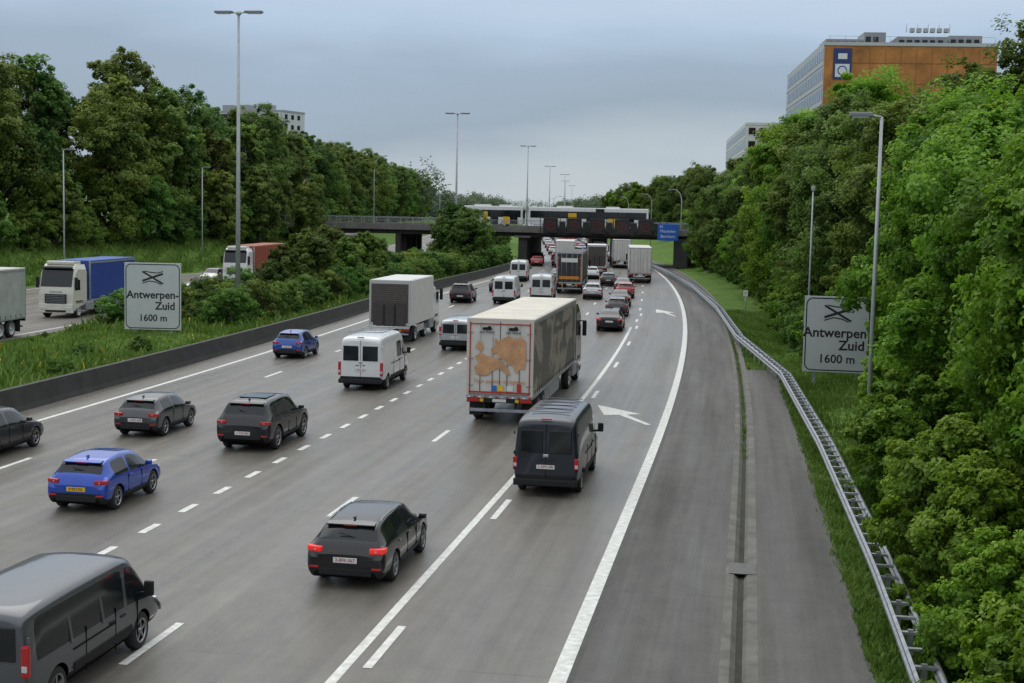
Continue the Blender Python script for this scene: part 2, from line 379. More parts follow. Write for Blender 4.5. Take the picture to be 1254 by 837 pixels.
def boxtruck(name,side,L=7.2,H=3.75,W=2.5):
    b=B(); z0=1.05
    b.box((0,L/2,(z0+H)/2),(W,L,H-z0),side,.03)
    b.box((0,L/2,H+.01),(W-.12,L-.12,.03),side)
    fr=mat('box_frame_grey',(.5,.5,.5),.4,.4)
    b.box((0,-.005,(z0+H)/2+.05),(W-.2,.03,H-z0-.25),mat('shutter_brown',(.10,.085,.075),.7,var=.2))
    for k in range(9): b.box((0,-.025,z0+1.45+k*.13),(W-.22,.012,.012),DARK)
    for sd in (1,-1): b.box((sd*(W/2-.06),-.01,(z0+H)/2),(.12,.07,H-z0),fr,.015)
    b.box((0,-.01,H-.1),(W,.07,.22),fr,.015)
    lift=mat('tail_lift_plate',(.06,.05,.047),.6,.2,var=.25)
    b.box((0,-.08,1.75),(W*.8,.06,1.35),lift,.01)
    for sd in (.33,-.33): b.box((sd,-.12,1.7),(.09,.04,1.2),BLACK)
    b.box((0,-.1,.95),(W*.95,.16,.16),fr,.02)
    rear_lights(b,-.05,W,.78)
    for sd in (1,-1): b.box((sd*(W/2-.04),L*.45,.75),(.04,L*.3,.4),fr,.01); b.box((sd*(W/2-.2),.3,.5),(.5,.03,.6),RUB)
    b.text('1-XKR-582',.1,REARM(0,-.19,.96),PLR)
    b.box((0,L*.45,.85),(.9,L*.9,.25),BLACK)
    wheels_truck(b,(1.7,),W,.48)
    cab(b,L+.1,paint('truck_white',(.72,.72,.72),0),W*.96,2.95)
    return b.mesh(name)
def busmesh(name,L,white,accent):
    b=B(); W=2.55;H=3.05
    b.box((0,L/2,(.35+H)/2),(W,L,H-.35),white,.12)
    for sd in (1,-1):
        b.box((sd*(W/2+.002),L/2,1.95),(.03,L-.6,1.05),GLASS,.01)
        n=int(L/1.5)
        for k in range(1,n): b.box((sd*(W/2+.012),k*L/n,1.95),(.02,.07,1.05),BLACK)
        for yy in (L*.2,L*.52,L*.85): 
            b.box((sd*(W/2+.014),yy,1.3),(.02,1.2,1.9),BLACK,.005)
            for q in (-.29,.29): b.box((sd*(W/2+.03),yy+q,1.45),(.02,.46,1.5),GLASS,.01)
        b.box((sd*(W/2+.02),L*.37,1.35),(.02,L*.07,1.75),accent); b.box((sd*(W/2+.02),L*.72,1.0),(.02,L*.10,1.0),accent)
    for yy in (0,L): b.box((0,yy,1.95),(W*.88,.05,1.2),GLASS,.02)
    b.box((0,L*.3,H+.1),(1.6,2.4,.24),white,.05); b.box((0,L*.7,H+.1),(1.6,2.0,.24),white,.05)
    if L>14:
        b.box((0,L*.6,1.75),(W+.02,1.3,H-.7),BLACK,.02)
        for k in range(6): b.box((0,L*.6-.55+k*.22,1.75),(W+.06,.06,H-.65),RUB)
    for y in (2.6,L-2.8)+((L*.5,) if L>14 else ()):
        for sd in (1,-1): b.wheel((sd*(W/2-.15),y,.48),.48,.3,sd,POLE,True)
    return b.mesh(name)

white=paint('white',(.70,.71,.71),0); silver=paint('silver',(.42,.43,.44),.5); blackp=paint('black',(.006,.006,.008),0,.25,.5)
greyp=paint('dark_grey',(.055,.058,.062),.4); vangrey=paint('mid_grey',(.085,.09,.10),.3); bluep=paint('blue',(.008,.06,.42),.3,.25); navy=paint('navy',(.013,.018,.028),.1,.35,.5)
blue2=paint('blue_deep',(.012,.06,.30),.3); redp=paint('red',(.35,.02,.02),.1)
def at(me,name,x,y,z=0,flip=False,sc_=1):
    h=hd(y)
    return put(me,name,(x,y,z),h+(math.pi if flip else 0),sc_)
M_wagon=car('black_wagon_mesh','wagon',4.6,1.76,1.42,blackp,'2-BFK-567',lit=True,rails='c')
at(M_wagon,'car',-8.25,28.7)
M_blue=car('blue_hatch_mesh','hatch',3.8,1.70,1.41,bluep,'P-957-FX','Y'); at(M_blue,'car',-17.1,34.2)
M_grey=car('grey_hatch_mesh','hatch',3.85,1.66,1.38,greyp,'1-GRT-608'); at(M_grey,'car',-20.7,45.8)
M_suv=car('suv_mesh','suv',4.6,1.88,1.70,blackp,'1-TVE-930',darkroof=True); at(M_suv,'car',-16.2,44.1)
M_dk=car('dark_hatch_mesh','hatch',4.2,1.78,1.48,paint('graphite',(.03,.032,.036),.3)); at(M_dk,'car',-23.9,39.9)
M_b2=car('small_blue_mesh','hatch',3.75,1.66,1.46,blue2,'1-LHB-204'); at(M_b2,'car',-23.9,71.7)
M_sil=car('silver_hatch_mesh','hatch',4.3,1.8,1.52,silver); M_sed=car('sedan_mesh','sedan',4.65,1.83,1.44,blackp,lit=True)
M_whc=car('white_car_mesh','wagon',4.6,1.82,1.5,white); M_red=car('red_car_mesh','hatch',4.1,1.78,1.48,redp); M_gs=car('grey_sedan_mesh','sedan',4.65,1.83,1.44,greyp)
M_tv=van('minivan_grey_mesh',5.2,1.92,1.88,vangrey,'',side='full',tailh=.5,lampz=1.05); at(M_tv,'van',-11.65,19.8)
def sprx(b,L,W,H):
    for k in range(5): b.box((0,.9+k*.75,H+.01),(W*.6,.05,.02),navy,.008)
M_sp=van('dark_van_mesh',5.8,1.90,2.32,navy,'1-XPV-390',rearglass=True,extra=sprx,tailh=.32,lampz=.98); at(M_sp,'van',-5.5,39.5)
def trx(b,L,W,H):
    for sd in (1,-1): b.tube([(sd*W*.36,.9,H+.07),(sd*W*.36,4.0,H+.07)],[.02]*2,GALV,6)
    for k in range(4): b.tube([(-W*.38,.9+k,H+.08),(W*.38,.9+k,H+.08)],[.022]*2,GALV,6)
M_wv=van('white_van_mesh',5.6,2.04,2.45,white,'1-VAA-416',side='mid',extra=trx,tailh=.6); at(M_wv,'van',-16.75,60.4)
M_mpv=van('silver_mpv_mesh',4.9,1.92,1.84,silver,'1-UYB-338',side='full',lampz=1.15,tailh=.5); at(M_mpv,'van',-16.35,79.0)
M_wv2=van('white_van2_mesh',5.6,2.0,2.4,white,None,tailh=.5)
M_bt=boxtruck('box_truck_mesh',mat('box_white',(.66,.65,.62),.45,var=.08,vscale=1.5)); at(M_bt,'box_truck',-21.05,82.3)

def curtain_mat():
    m=bpy.data.materials.new('curtain_print'); m.use_nodes=True; nt=m.node_tree; b=nt.nodes['Principled BSDF']; b.inputs['Roughness'].default_value=.55
    tc=nt.nodes.new('ShaderNodeTexCoord'); mp=nt.nodes.new('ShaderNodeMapping'); mp.inputs['Scale'].default_value=(1,.35,.55)
    n=nt.nodes.new('ShaderNodeTexNoise'); n.inputs['Scale'].default_value=1.3; n.inputs['Detail'].default_value=3
    r=nt.nodes.new('ShaderNodeValToRGB'); e=r.color_ramp.elements
    e[0].position=.44; e[0].color=(.12,.11,.10,1); e[1].position=.5; e[1].color=(.30,.27,.22,1)
    x=r.color_ramp.elements.new(.60); x.color=(.28,.25,.205,1); x=r.color_ramp.elements.new(.63); x.color=(.16,.12,.09,1)
    nt.links.new(tc.outputs['Object'],mp.inputs[0]); nt.links.new(mp.outputs[0],n.inputs['Vector']); nt.links.new(n.outputs['Fac'],r.inputs[0]); nt.links.new(r.outputs[0],b.inputs['Base Color'])
    return m
ORG=mat('print_orange',(.55,.30,.15),.5,var=.25,vscale=3); ORT=mat('print_orange_text',(.6,.22,.03),.5); RDF=mat('print_red',(.45,.03,.02),.5); YEL=mat('print_yellow',(.75,.5,.05),.5); BLU=mat('print_blue',(.03,.15,.45),.5)
def extra_main(b,L,W,H,z0):
    y=-.062
    def shape(pts,mt,d=0): b.add([(x,y-d,z) for x,z in pts],[list(range(len(pts)))],mt)
    shape([(-.2,3.33),(-.05,3.2),(.1,3.3),(.35,3.42),(.5,3.3),(.8,3.38),(.98,3.2),(1.0,2.6),(.95,2.15),(.8,2.2),(.66,2.0),(.55,2.12),(.5,2.35),(.3,2.3),(.18,2.5),(-.05,2.55),(-.1,2.75),(-.3,2.7),(-.34,2.9),(-.2,3.05)],ORG)
    shape([(-.95,2.62),(-.72,2.75),(-.5,2.62),(-.22,2.6),(.08,2.45),(.28,2.22),(.42,1.95),(.34,1.9),(.12,2.1),(-.1,2.18),(-.3,2.05),(-.42,1.92),(-.62,1.88),(-.9,1.95),(-.98,2.2),(-.8,2.35)],ORG,.0015)
    shape([(-.95,2.95),(-.8,3.2),(-.68,3.12),(-.62,2.9),(-.72,2.8)],ORG,.003)
    for sd in (-1,1):
        b.box((sd*(W/2-.14),y+.01,(z0+H)/2),(.035,.02,H-z0-.2),RDF)
    b.box((0,y+.01,H-.16),(W-.28,.02,.035),RDF); b.box((0,y+.01,z0+.14),(W-.2,.02,.06),RDF)
    b.text('Your partner in logistics',.2,REARM(0,y-.006,1.68),ORT,.002)
    for sd in (-1,1):
        b.box((sd*.5,y,3.66),(.34,.01,.10),BLACK,.03); b.box((sd*.5+.09,y-.002,3.73),(.12,.012,.05),BLACK,.015)
        b.text('SAR TRANS',.11,REARM(sd*.5,y-.004,3.52),BLACK,.002)
    b.box((-.2,y,1.42),(.2,.012,.2),BLU); b.box((.05,y,1.42),(.2,.012,.22),YEL); b.box((.4,y,1.42),(.24,.012,.2),PLW); b.box((.75,y,1.45),(.16,.012,.3),RDF)
    for k in range(12): b.box((-1.15+k*.21,-.06,1.08),(.1,.02,.05),RDF if k%2 else PLW)
    b.text('Europe wide transport',.55,RIGHTM(W/2+.008,L*.6,3.2),mat('print_grey',(.12,.11,.10),.6),.002)
trw=mat('trailer_white',(.60,.58,.54),.5,var=.12,vscale=1.2)
M_main=semi('curtain_trailer_mesh',curtain_mat(),trw,mat('trailer_roof_cream',(.62,.58,.49),.6,var=.14,vscale=.8),paint('truck_dark',(.05,.05,.055)),extra=extra_main,rearframe=mat('trailer_frame_cream',(.58,.55,.48),.5))
at(M_main,'semi_truck',-9.1,52.3)
def extra_dark(b,L,W,H,z0):
    b.box((0,-.064,3.3),(1.6,.01,.4),PLW); b.box((0,-.064,1.6),(1.9,.01,.3),ORT)
    for sd in(-1,1): b.box((sd*1.13,-.064,2.5),(.06,.01,2.4),ORT)
M_dark=semi('dark_trailer_mesh',mat('curtain_black',(.02,.02,.024),.5),mat('door_black',(.03,.03,.033),.5),mat('roof_dark',(.05,.05,.05),.6),paint('truck_orange',(.5,.13,.03)),extra=extra_dark)
M_wt=semi('white_trailer_mesh',mat('curtain_white',(.6,.62,.62),.5),trw,trw,white)
M_rt=semi('red_trailer_mesh',mat('curtain_red',(.32,.03,.025),.5),mat('door_red',(.3,.03,.03),.5),trw,redp)
M_bl=semi('blue_trailer_mesh',mat('curtain_blue',(.015,.05,.26),.5,var=.15,vscale=1),trw,mat('roof_blue',(.03,.1,.36),.5),paint('cab_cream',(.62,.6,.52),0),L=8.2,H=3.85)
M_gt=semi('grey_trailer_mesh',mat('curtain_grey',(.36,.37,.36),.5,var=.18,vscale=1.5),trw,trw,white)
M_or=semi('container_truck_mesh',mat('container_orange',(.33,.09,.05),.55,var=.15),mat('container_orange',(.33,.09,.05)),mat('container_orange',(.33,.09,.05)),white,container=True,H=3.75)
for me,nm,x,y in [(M_sed,'car',-9.2,95.5),(M_dk,'car',-10.0,109.5),(M_sed,'car',-10.7,120),(M_red,'car',-11.4,133),(M_gs,'car',-12.4,142),(M_sil,'car',-14.1,129.5),(M_dk,'car',-15.0,153.5),
  (M_wv2,'van',-20.6,119.5),(M_wv,'van',-18.0,123.8),(M_suv,'car',-24.3,119),(M_dark,'semi_truck',-17.2,137),(M_wt,'semi_truck',-12.2,162),
  (M_wt,'semi_truck',-24.0,186),(M_bt,'box_truck',-19.2,181),(M_grey,'car',-24.3,137),(M_wv2,'van',-25.6,158),(M_gs,'car',-21.5,160),(M_whc,'car',-18.4,168),(M_sed,'car',-22.0,172)]:
    at(me,nm,x,y)
pool=[M_gs,M_sed,M_dk,M_sil,M_whc,M_red,M_suv,M_grey,M_wv2,M_b2]
lanes=[-8.7,-12.5,-16.4,-20.2,-24]
for li,off in enumerate(lanes):
    s=200+random.uniform(0,8)
    while s<560:
        r=random.random(); x=PX(off,s)
        if r<.22 and li<3: 
            at(random.choice([M_wt,M_rt,M_dark,M_gt]),'semi_truck',x,s); s+=24+random.uniform(0,14)
        else:
            me=random.choice(pool); at(me,'van' if me is M_wv2 else 'car',x,s); s+=7+random.uniform(3,12 if li<2 else 24)
def opp(me,name,x,y): return at(me,name,x,y,flip=True)
opp(M_bl,'truck',-47.4,91.0+11.1); opp(M_gt,'semi_truck',-43.9,79.0); opp(M_or,'semi_truck',-52.5,137+16); opp(M_sil,'car',-54.0,140)
opp(M_whc,'car',-46.0,113); opp(M_dark,'semi_truck',-58,205); opp(M_gs,'car',-56,180)
# ------------------------------------------------------------ strips along the road
SL=[-40,0]+[10+i*4 for i in range(0,90)]+[380,420,480,560,700,900,1300,2000,3000]
def strip(name,o0,o1,z,mt,s0=-40,s1=3000,cols=1):
    ss=[s0]+[s for s in SL if s0<s<s1]+[s1]; vs=[];fs=[];uv=[]
    f0=o0 if callable(o0) else (lambda s:o0); f1=o1 if callable(o1) else (lambda s:o1)
    for s in ss:
        for c in range(cols+1):
            o=f0(s)+(f1(s)-f0(s))*c/cols; vs.append((PX(o,s),s,z)); uv.append((o,s))
    n=cols+1
    for i in range(len(ss)-1):
        for c in range(cols): fs.append([i*n+c,i*n+c+1,(i+1)*n+c+1,(i+1)*n+c])
    me=bpy.data.meshes.new(name); me.from_pydata(vs,[],fs); me.materials.append(mt)
    ul=me.uv_layers.new(name='road_uv')
    for l in me.loops: ul.data[l.index].uv=uv[l.vertex_index]
    return put(me,name,(0,0,0))
def roadmat(name,col,lane=True,rough=(.35,.6),joint=True,mott=.14,base_spec=.35):
    m=bpy.data.materials.new(name); m.use_nodes=True; nt=m.node_tree; N=nt.nodes; Lk=nt.links; b=N['Principled BSDF']; b.inputs['Specular IOR Level'].default_value=base_spec
    uv=N.new('ShaderNodeUVMap'); uv.uv_map='road_uv'
    def noise(sx,sy,scale,det=6,ro=.6):
        mp=N.new('ShaderNodeMapping'); mp.inputs['Scale'].default_value=(sx,sy,1); n=N.new('ShaderNodeTexNoise'); n.inputs['Scale'].default_value=scale; n.inputs['Detail'].default_value=det; n.inputs['Roughness'].default_value=ro
        Lk.new(uv.outputs[0],mp.inputs[0]); Lk.new(mp.outputs[0],n.inputs['Vector']); return n.outputs['Fac']
    def rng(v,a,b_,c,d):
        r=N.new('ShaderNodeMapRange'); r.inputs[1].default_value=a;r.inputs[2].default_value=b_;r.inputs[3].default_value=c;r.inputs[4].default_value=d; Lk.new(v,r.inputs[0]); return r.outputs[0]
    def math_(op,a,b_):
        q=N.new('ShaderNodeMath'); q.operation=op
        for i,v in enumerate((a,b_)):
            if isinstance(v,(int,float)): q.inputs[i].default_value=v
            else: Lk.new(v,q.inputs[i])
        return q.outputs[0]
    big=rng(noise(1,.25,.22,5),.3,.7,1-mott,1+mott)
    streak=rng(noise(1,.012,2.6,7),.3,.7,.80,1.20)
    fine=rng(noise(1,1,26,4,.7),.25,.75,.76,1.24)
    blot=rng(noise(1,.6,1.6,8,.7),.35,.65,.88,1.12)
    mul=math_('MULTIPLY',math_('MULTIPLY',math_('MULTIPLY',big,streak),fine),blot)
    sep=N.new('ShaderNodeSeparateXYZ'); Lk.new(uv.outputs[0],sep.inputs[0])
    if lane:
        ph=math_('MULTIPLY',math_('ADD',sep.outputs[0],6.8+.95),2*math.pi/1.9)
        tr=rng(math_('COSINE',ph,0),-1,1,1.08,.89); mul=math_('MULTIPLY',mul,tr)
        ph2=math_('MULTIPLY',math_('ADD',sep.outputs[0],6.8),2*math.pi/3.83)
        mul=math_('MULTIPLY',mul,rng(math_('COSINE',ph2,0),-1,-.6,.87,1.0))
    if joint:
        fr=math_('FRACT',math_('MULTIPLY',sep.outputs[1],1/6.0),0); jt=math_('LESS_THAN',fr,.01)
        jn=math_('MULTIPLY',jt,rng(noise(1,1,.35,2),.4,.6,.05,.32)); mul=math_('MULTIPLY',mul,math_('SUBTRACT',1,jn))
        cr=math_('ABSOLUTE',math_('SUBTRACT',noise(1,.35,.5,9,.7),.5),0); ck=rng(cr,0,.004,.70,1); mul=math_('MULTIPLY',mul,ck)
    mx=N.new('ShaderNodeVectorMath'); mx.operation='SCALE'; mx.inputs[0].default_value=col; Lk.new(mul,mx.inputs['Scale'])
    Lk.new(mx.outputs[0],b.inputs['Base Color'])
    Lk.new(rng(noise(1,.04,1.1,5),.35,.65,rough[0],rough[1]),b.inputs['Roughness'])
    bp=N.new('ShaderNodeBump'); bp.inputs['Strength'].default_value=.3; bp.inputs['Distance'].default_value=.02; Lk.new(noise(1,1,60,2),bp.inputs['Height']); Lk.new(bp.outputs[0],b.inputs['Normal'])
    return m
strip('motorway_road',-27.9,-3.15,.0,roadmat('worn_concrete_road',(.152,.140,.121),rough=(.26,.48),base_spec=.5),cols=8)
ASP=roadmat('dark_asphalt',(.096,.092,.085),lane=False,rough=(.5,.8),mott=.26)
strip('hard_shoulder',-2.75,-.28,.0,ASP,cols=2,s1=600)
strip('shoulder_joint',-3.15,-2.75,.0,mat('joint_tar',(.04,.038,.036),.6,var=.4,vscale=2),s1=3000)
rp1=lambda s:2.6-max(0,s-25)*.016
strip('service_pavement',.42,lambda s:rp1(s)+(dev(s)*.6),.0,ASP,s0=-40,s1=75.5,cols=2)
strip('opposite_road',-62.5,-41.5,.0,roadmat('worn_concrete_road_b',(.175,.16,.14)),cols=6)
CON=mat('gutter_concrete',(.14,.135,.12),.8,var=.4,vscale=1.3,bump=.4,bscale=15); SLOT=mat('gutter_slot',(.03,.032,.022),.9,var=.5,vscale=3)  # slot floor is mottled and much darker than the gutter concrete
b=B()
for o0,o1,z0,z1,mt in ((-.28,-.10,0.006,-.01,CON),(-.10,.0,-.01,-.10,CON),(.0,.13,-.10,-.10,SLOT),(.13,.2,-.10,-.005,CON),(.2,.42,-.005,.006,CON)):
    ss=[-40]+[s for s in SL if -40<s<230]
    vs=[];fs=[]
    for s in ss: vs+= [(PX(o0,s),s,z0),(PX(o1,s),s,z1)]
    for i in range(len(ss)-1): fs.append([2*i,2*i+1,2*i+3,2*i+2])
    b.add(vs,fs,mt)
b.box((.1,32.6,.006),(.62,1.0,.02),mat('manhole_grey',(.12,.12,.115),.7,var=.3),.005); b.lathe((0,0,-5),[(.01,0),(.02,0)],CON,4)
b.obj('drainage_gutter')
WP=mat('road_paint_white',(.66,.66,.62),.5,var=.28,vscale=5)
def line(b,off,s0,s1,w,z=.006):
    ss=[s0]+[s for s in SL if s0<s<s1]+[s1]; vs=[];fs=[]
    for s in ss: vs+= [(PX(off-w/2,s),s,z),(PX(off+w/2,s),s,z)]
    for i in range(len(ss)-1): fs.append([2*i,2*i+1,2*i+3,2*i+2])
    b.add(vs,fs,WP)
b=B()
line(b,-3.02,-20,900,.30); line(b,-6.82,-20,100,.19); line(b,-25.65,-20,900,.2)
line(b,-42.6,-20,700,.18); line(b,-61.6,-20,700,.2)
s=10.8
while s<100: line(b,-6.42,s+13,s+15.6,.17); s+=12.5
for off,ph in ((-10.65,23.0),(-22.15,38.7),(-18.35,27.0),(-46.5,20),(-50.3,24),(-54.1,22),(-57.9,26)):
    s=ph-25
    while s<600: line(b,off,s,s+2.6,.17); s+=12.5
s=5.0
while s<115: line(b,-14.55,s,s+1.05,.2); s+=2.5
s=115
while s<600: line(b,-14.55,s,s+2.6,.17); s+=12.5
s=105
while s<500: line(b,-6.6,s,s+2.6,.17); s+=12.5
def arrow(b,p0,p1,z=.0065):
    a=Vector(p0);c=Vector(p1);d=(c-a);L=d.length;d.normalize();n=Vector((-d.y,d.x))
    hl=L*.52; q=a+d*(L-hl)
    sh=[a+n*.10,a-n*.10,q-n*.17,q+n*.17]; b.add([(v.x,v.y,z) for v in sh],[[0,1,2,3]],WP)
    b.add([(v.x,v.y,z+.001) for v in (q+n*.80,q-n*.80,c)],[[0,1,2]],WP)
arrow(b,(-3.6,54.2),(-6.1,59.2)); arrow(b,(-5.6,112),(-7.6,119.5))
b.obj('road_markings')
# ------------------------------------------------------------ ground
def grassmat(name,c1,c2,c3):
    m=bpy.data.materials.new(name); m.use_nodes=True; nt=m.node_tree; b=nt.nodes['Principled BSDF']; b.inputs['Roughness'].default_value=.95; b.inputs['Specular IOR Level'].default_value=.15
    tc=nt.nodes.new('ShaderNodeTexCoord'); n=nt.nodes.new('ShaderNodeTexNoise'); n.inputs['Scale'].default_value=.8; n.inputs['Detail'].default_value=12; n.inputs['Roughness'].default_value=.75
    r=nt.nodes.new('ShaderNodeValToRGB'); e=r.color_ramp.elements; e[0].position=.33;e[0].color=c1+(1,);e[1].position=.68;e[1].color=c3+(1,); x=e.new(.5); x.color=c2+(1,)
    nt.links.new(tc.outputs['Object'],n.inputs['Vector']); nt.links.new(n.outputs['Fac'],r.inputs[0]); nt.links.new(r.outputs[0],b.inputs['Base Color'])
    return m
GR=grassmat('grass_ground',(.05,.10,.018),(.095,.175,.03),(.16,.24,.055))
offs=[-4000,-1500,-400,-200,-120,-100,-90,-82,-74,-69,-64.5,-63,-52,-41,-39,-36,-34,-31,-29,-27.8,-20,-10,-3,0,1.8,2.6,3.2,5,8,11,15,25,40,90,200,600,1500,4000]
ss=[-60,-20]+[i*6 for i in range(0,60)]+[380,420,500,600,800,1100,1500,2200,3200,6000]
vs=[];fs=[]
for s in ss:
    for o in offs:
        z=gz(o)-.03
        if o<-63 or o>2.6: z+=.12*math.sin(s*.31+o)*math.sin(o*.7+s*.11)*(1 if abs(o)<150 else 0)
        if -3.2<=o<=0.1: z-=.12
        vs.append((PX(o,s) if abs(o)<1000 else o,s,z))
n=len(offs)
for i in range(len(ss)-1):
    for c in range(n-1): fs.append([i*n+c,i*n+c+1,(i+1)*n+c+1,(i+1)*n+c])
me=bpy.data.meshes.new('ground'); me.from_pydata(vs,[],fs); me.materials.append(GR); put(me,'ground',(0,0,0))
# ------------------------------------------------------------ barrier
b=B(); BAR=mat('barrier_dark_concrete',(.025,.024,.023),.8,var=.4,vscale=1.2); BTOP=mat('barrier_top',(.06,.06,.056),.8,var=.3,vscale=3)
prof=[(-27.35,0),(-27.45,.22),(-27.62,.9),(-27.86,.9),(-28.0,.22),(-28.1,0)]
ss=[s for s in SL if s<420]; vs=[];fs=[];ms=[]
for s in ss:
    for o,z in prof: vs.append((PX(o,s),s,z))
k=len(prof)
for i in range(len(ss)-1):
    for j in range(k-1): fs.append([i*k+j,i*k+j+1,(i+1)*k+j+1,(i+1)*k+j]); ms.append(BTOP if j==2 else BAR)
b.add(vs,fs,ms)
b.obj('median_barrier')
# ------------------------------------------------------------ guard rail
rail=[(3.15,8),(3.12,25),(3.08,31),(2.7,47.5),(1.85,68),(-.45,88),(-2.3,114.7),(-5.4,145.7),(-10,180),(-15.5,214)]
def railx(y):
    for a,c in zip(rail,rail[1:]):
        if y<=c[1]: t=(y-a[1])/(c[1]-a[1]); return a[0]+t*(c[0]-a[0])
    return rail[-1][0]
b=B()
for side in (-1,1):
    ys=[8+i*2 for i in range(0,100)]
    prof=[(0,.46),(.05,.50),(.05,.56),(0,.60),(0,.64),(.05,.68),(.05,.74),(0,.78)]
    vs=[];fs=[];k=len(prof)
    for y in ys:
        x=railx(y)+side*.2
        for dx,z in prof: vs.append((x+side*dx,y,z))
    for i in range(len(ys)-1):
        for j in range(k-1): fs.append([i*k+j,i*k+j+1,(i+1)*k+j+1,(i+1)*k+j])
    b.add(vs,fs,GALV)
for i in range(100):
    y=8+i*2.0
    x=railx(y)
    b.box((x,y,.35),(.1,.06,.75),GALV); b.box((x,y,.66),(.40,.10,.05),GALV)
    if y<75: b.box((x,y+1.0,.66),(.40,.10,.05),GALV)
b.obj('guard_rail')
# ------------------------------------------------------------ lamps
def mast(x,y,h,heads=2,r=.19,z0=0):
    b=B(); b.tube([(0,0,0),(0,0,h*.5),(0,0,h)],[r,r*.75,r*.45],POLE,10); b.box((0,0,.25),(.6,.6,.5),CON,.03)
    b.tube([(0,0,h-.1),(0,0,h+.12)],[r*.9,r*.9],POLE,10)
    for a in (0,180):
        R_=Matrix.Rotation(rad(a),3,'Z')
        b.tube([R_@Vector((0,0,h)),R_@Vector((.5,0,h+.08))],[.05,.05],POLE,6)
        b.box(R_@Vector((1.1,0,h+.1)),(1.3,.45,.16),mat('lamp_housing',(.2,.21,.22),.5),.05,R_)
        b.box(R_@Vector((1.15,0,h+.0)),(1.0,.34,.05),LAMP,.01,R_)
    b.obj('street_lamp',(x,y,z0))
for x,y,h in [(-36,97,21.4),(-41.4,199,21.3),(-48,306,21.6),(-63,447,21.6),(-68,522,21),(-83,640,21),(-95,760,21)]: mast(x,y,h)
def lamp(x,y,h,z0=0,arm=-1,r=.09,rz=0,curve=False):
    b=B()
    if curve:
        b.tube([(0,0,0),(0,0,h*.85),(arm*.3,0,h*.94),(arm*1.0,0,h),(arm*1.8,0,h+.05)],[r,r*.8,r*.6,r*.5,r*.4],POLE,8); hx=arm*2.1
    else:
        b.tube([(0,0,0),(0,0,h)],[r,r*.55],POLE,8); b.tube([(0,0,h),(arm*.35,0,h+.05)],[.04,.04],POLE,6); hx=arm*.65
    b.box((hx,0,h+.07),(.75,.28,.14),mat('lamp_housing',(.2,.21,.22),.5),.04); b.box((hx,0,h-.01),(.5,.2,.03),LAMP)
    b.obj('street_lamp',(x,y,z0),rz)
lamp(4.05,47.8,11.3,.05,-1,.09)
for x,y,h,z in [(-64.5,127,12.6,.2),(-67,168,12.0,.4),(-69,215,11.5,.5)]: lamp(x,y,h,z,1,.1)
for x,y,h in [(-68.5,255,17.2),(-66,300,13),(0.2,172,11.9),(-12,250,12),(-22,320,12),(-34,400,12),(-45,480,12),(-58,420,12),(-74,520,12),(-100,640,12)]: lamp(x,y,h,0,-1 if x>-40 else 1,.11,curve=True)
b=B(); b.tube([(0,0,0),(0,0,9.5)],[.06,.04],POLE,8); b.box((0,0,9.4),(.2,.2,.25),POLE,.03); b.obj('metal_pole',(3.3,80,0.2))
# ------------------------------------------------------------ signs
SGW=mat('sign_face',(.50,.52,.53),.45,var=.06,vscale=1.5); SGB=mat('sign_black',(.012,.012,.014),.5)
def arc(b,pts,w,y,mt):
    vs=[];fs=[];P=[Vector(p) for p in pts]
    for i,p in enumerate(P):
        d=(P[min(i+1,len(P)-1)]-P[max(0,i-1)]).normalized(); n=Vector((-d.y,d.x))
        vs+= [(p.x+n.x*w/2,y,p.y+n.y*w/2),(p.x-n.x*w/2,y,p.y-n.y*w/2)]
    for i in range(len(P)-1): fs.append([2*i,2*i+1,2*i+3,2*i+2])
    b.add(vs,fs,mt)
def sign(x,y,z,W,H,rz):
    b=B()
    b.box((0,0,H/2),(W,.06,H),SGW,.02)
    b.box((0,.05,H/2),(W-.05,.03,H-.05),GALV)
    r=.3;pts=[]
    for cx,cz,a0 in ((W/2-.1-r,H-.1-r,0),(-W/2+.1+r,H-.1-r,90),(-W/2+.1+r,.1+r,180),(W/2-.1-r,.1+r,270)):
        for k in range(7): a=rad(a0+k*15); pts.append((cx+r*math.cos(a),cz+r*math.sin(a)))
    pts.append(pts[0]); arc(b,pts,.055,-.034,SGB)
    cz=H*.785
    arc(b,[(-.62,cz-.22),(.62,cz+.22)],.12,-.035,SGB); arc(b,[(-.62,cz+.34),(-.2,cz+.1),(.2,cz-.14),(.62,cz-.38)],.10,-.037,SGB)
    arc(b,[(-.5,cz+.36),(-.15,cz+.30),(.3,cz+.26),(.62,cz+.36)],.055,-.039,SGB); arc(b,[(-.62,cz-.36),(-.2,cz-.22),(.2,cz-.28),(.5,cz-.42)],.055,-.039,SGB)
    b.text('Antwerpen-',.64,REARM(0,-.034,H*.52),SGB,.003,bold=.014); b.text('Zuid',.64,REARM(W*.22,-.034,H*.355),SGB,.003,bold=.014); b.text('1600 m',.56,REARM(.02,-.034,H*.175),SGB,.003,bold=.010)
    for sx in (-W*.32,W*.32):
        b.box((sx,.14,H/2-1.2),(.14,.12,H+2.0),GALV,.01)
    for zz in (.5,H/2,H-.5): b.box((0,.09,zz),(W-.2,.04,.08),GALV)
    b.obj('road_sign',(x,y,z),rz)
sign(-35.0,80,.5,3.4,4.0,rad(8))
sign(4.2,68.5,.75,3.1,3.6,rad(-2))
b=B(); b.tube([(0,0,0),(0,0,2.3)],[.035]*2,GALV,8); b.box((0,-.04,2.1),(.35,.03,.45),PLW,.01); b.text('71',.2,REARM(0,-.058,2.1),SGB); b.obj('kilometre_marker',(-.2,108,.1))
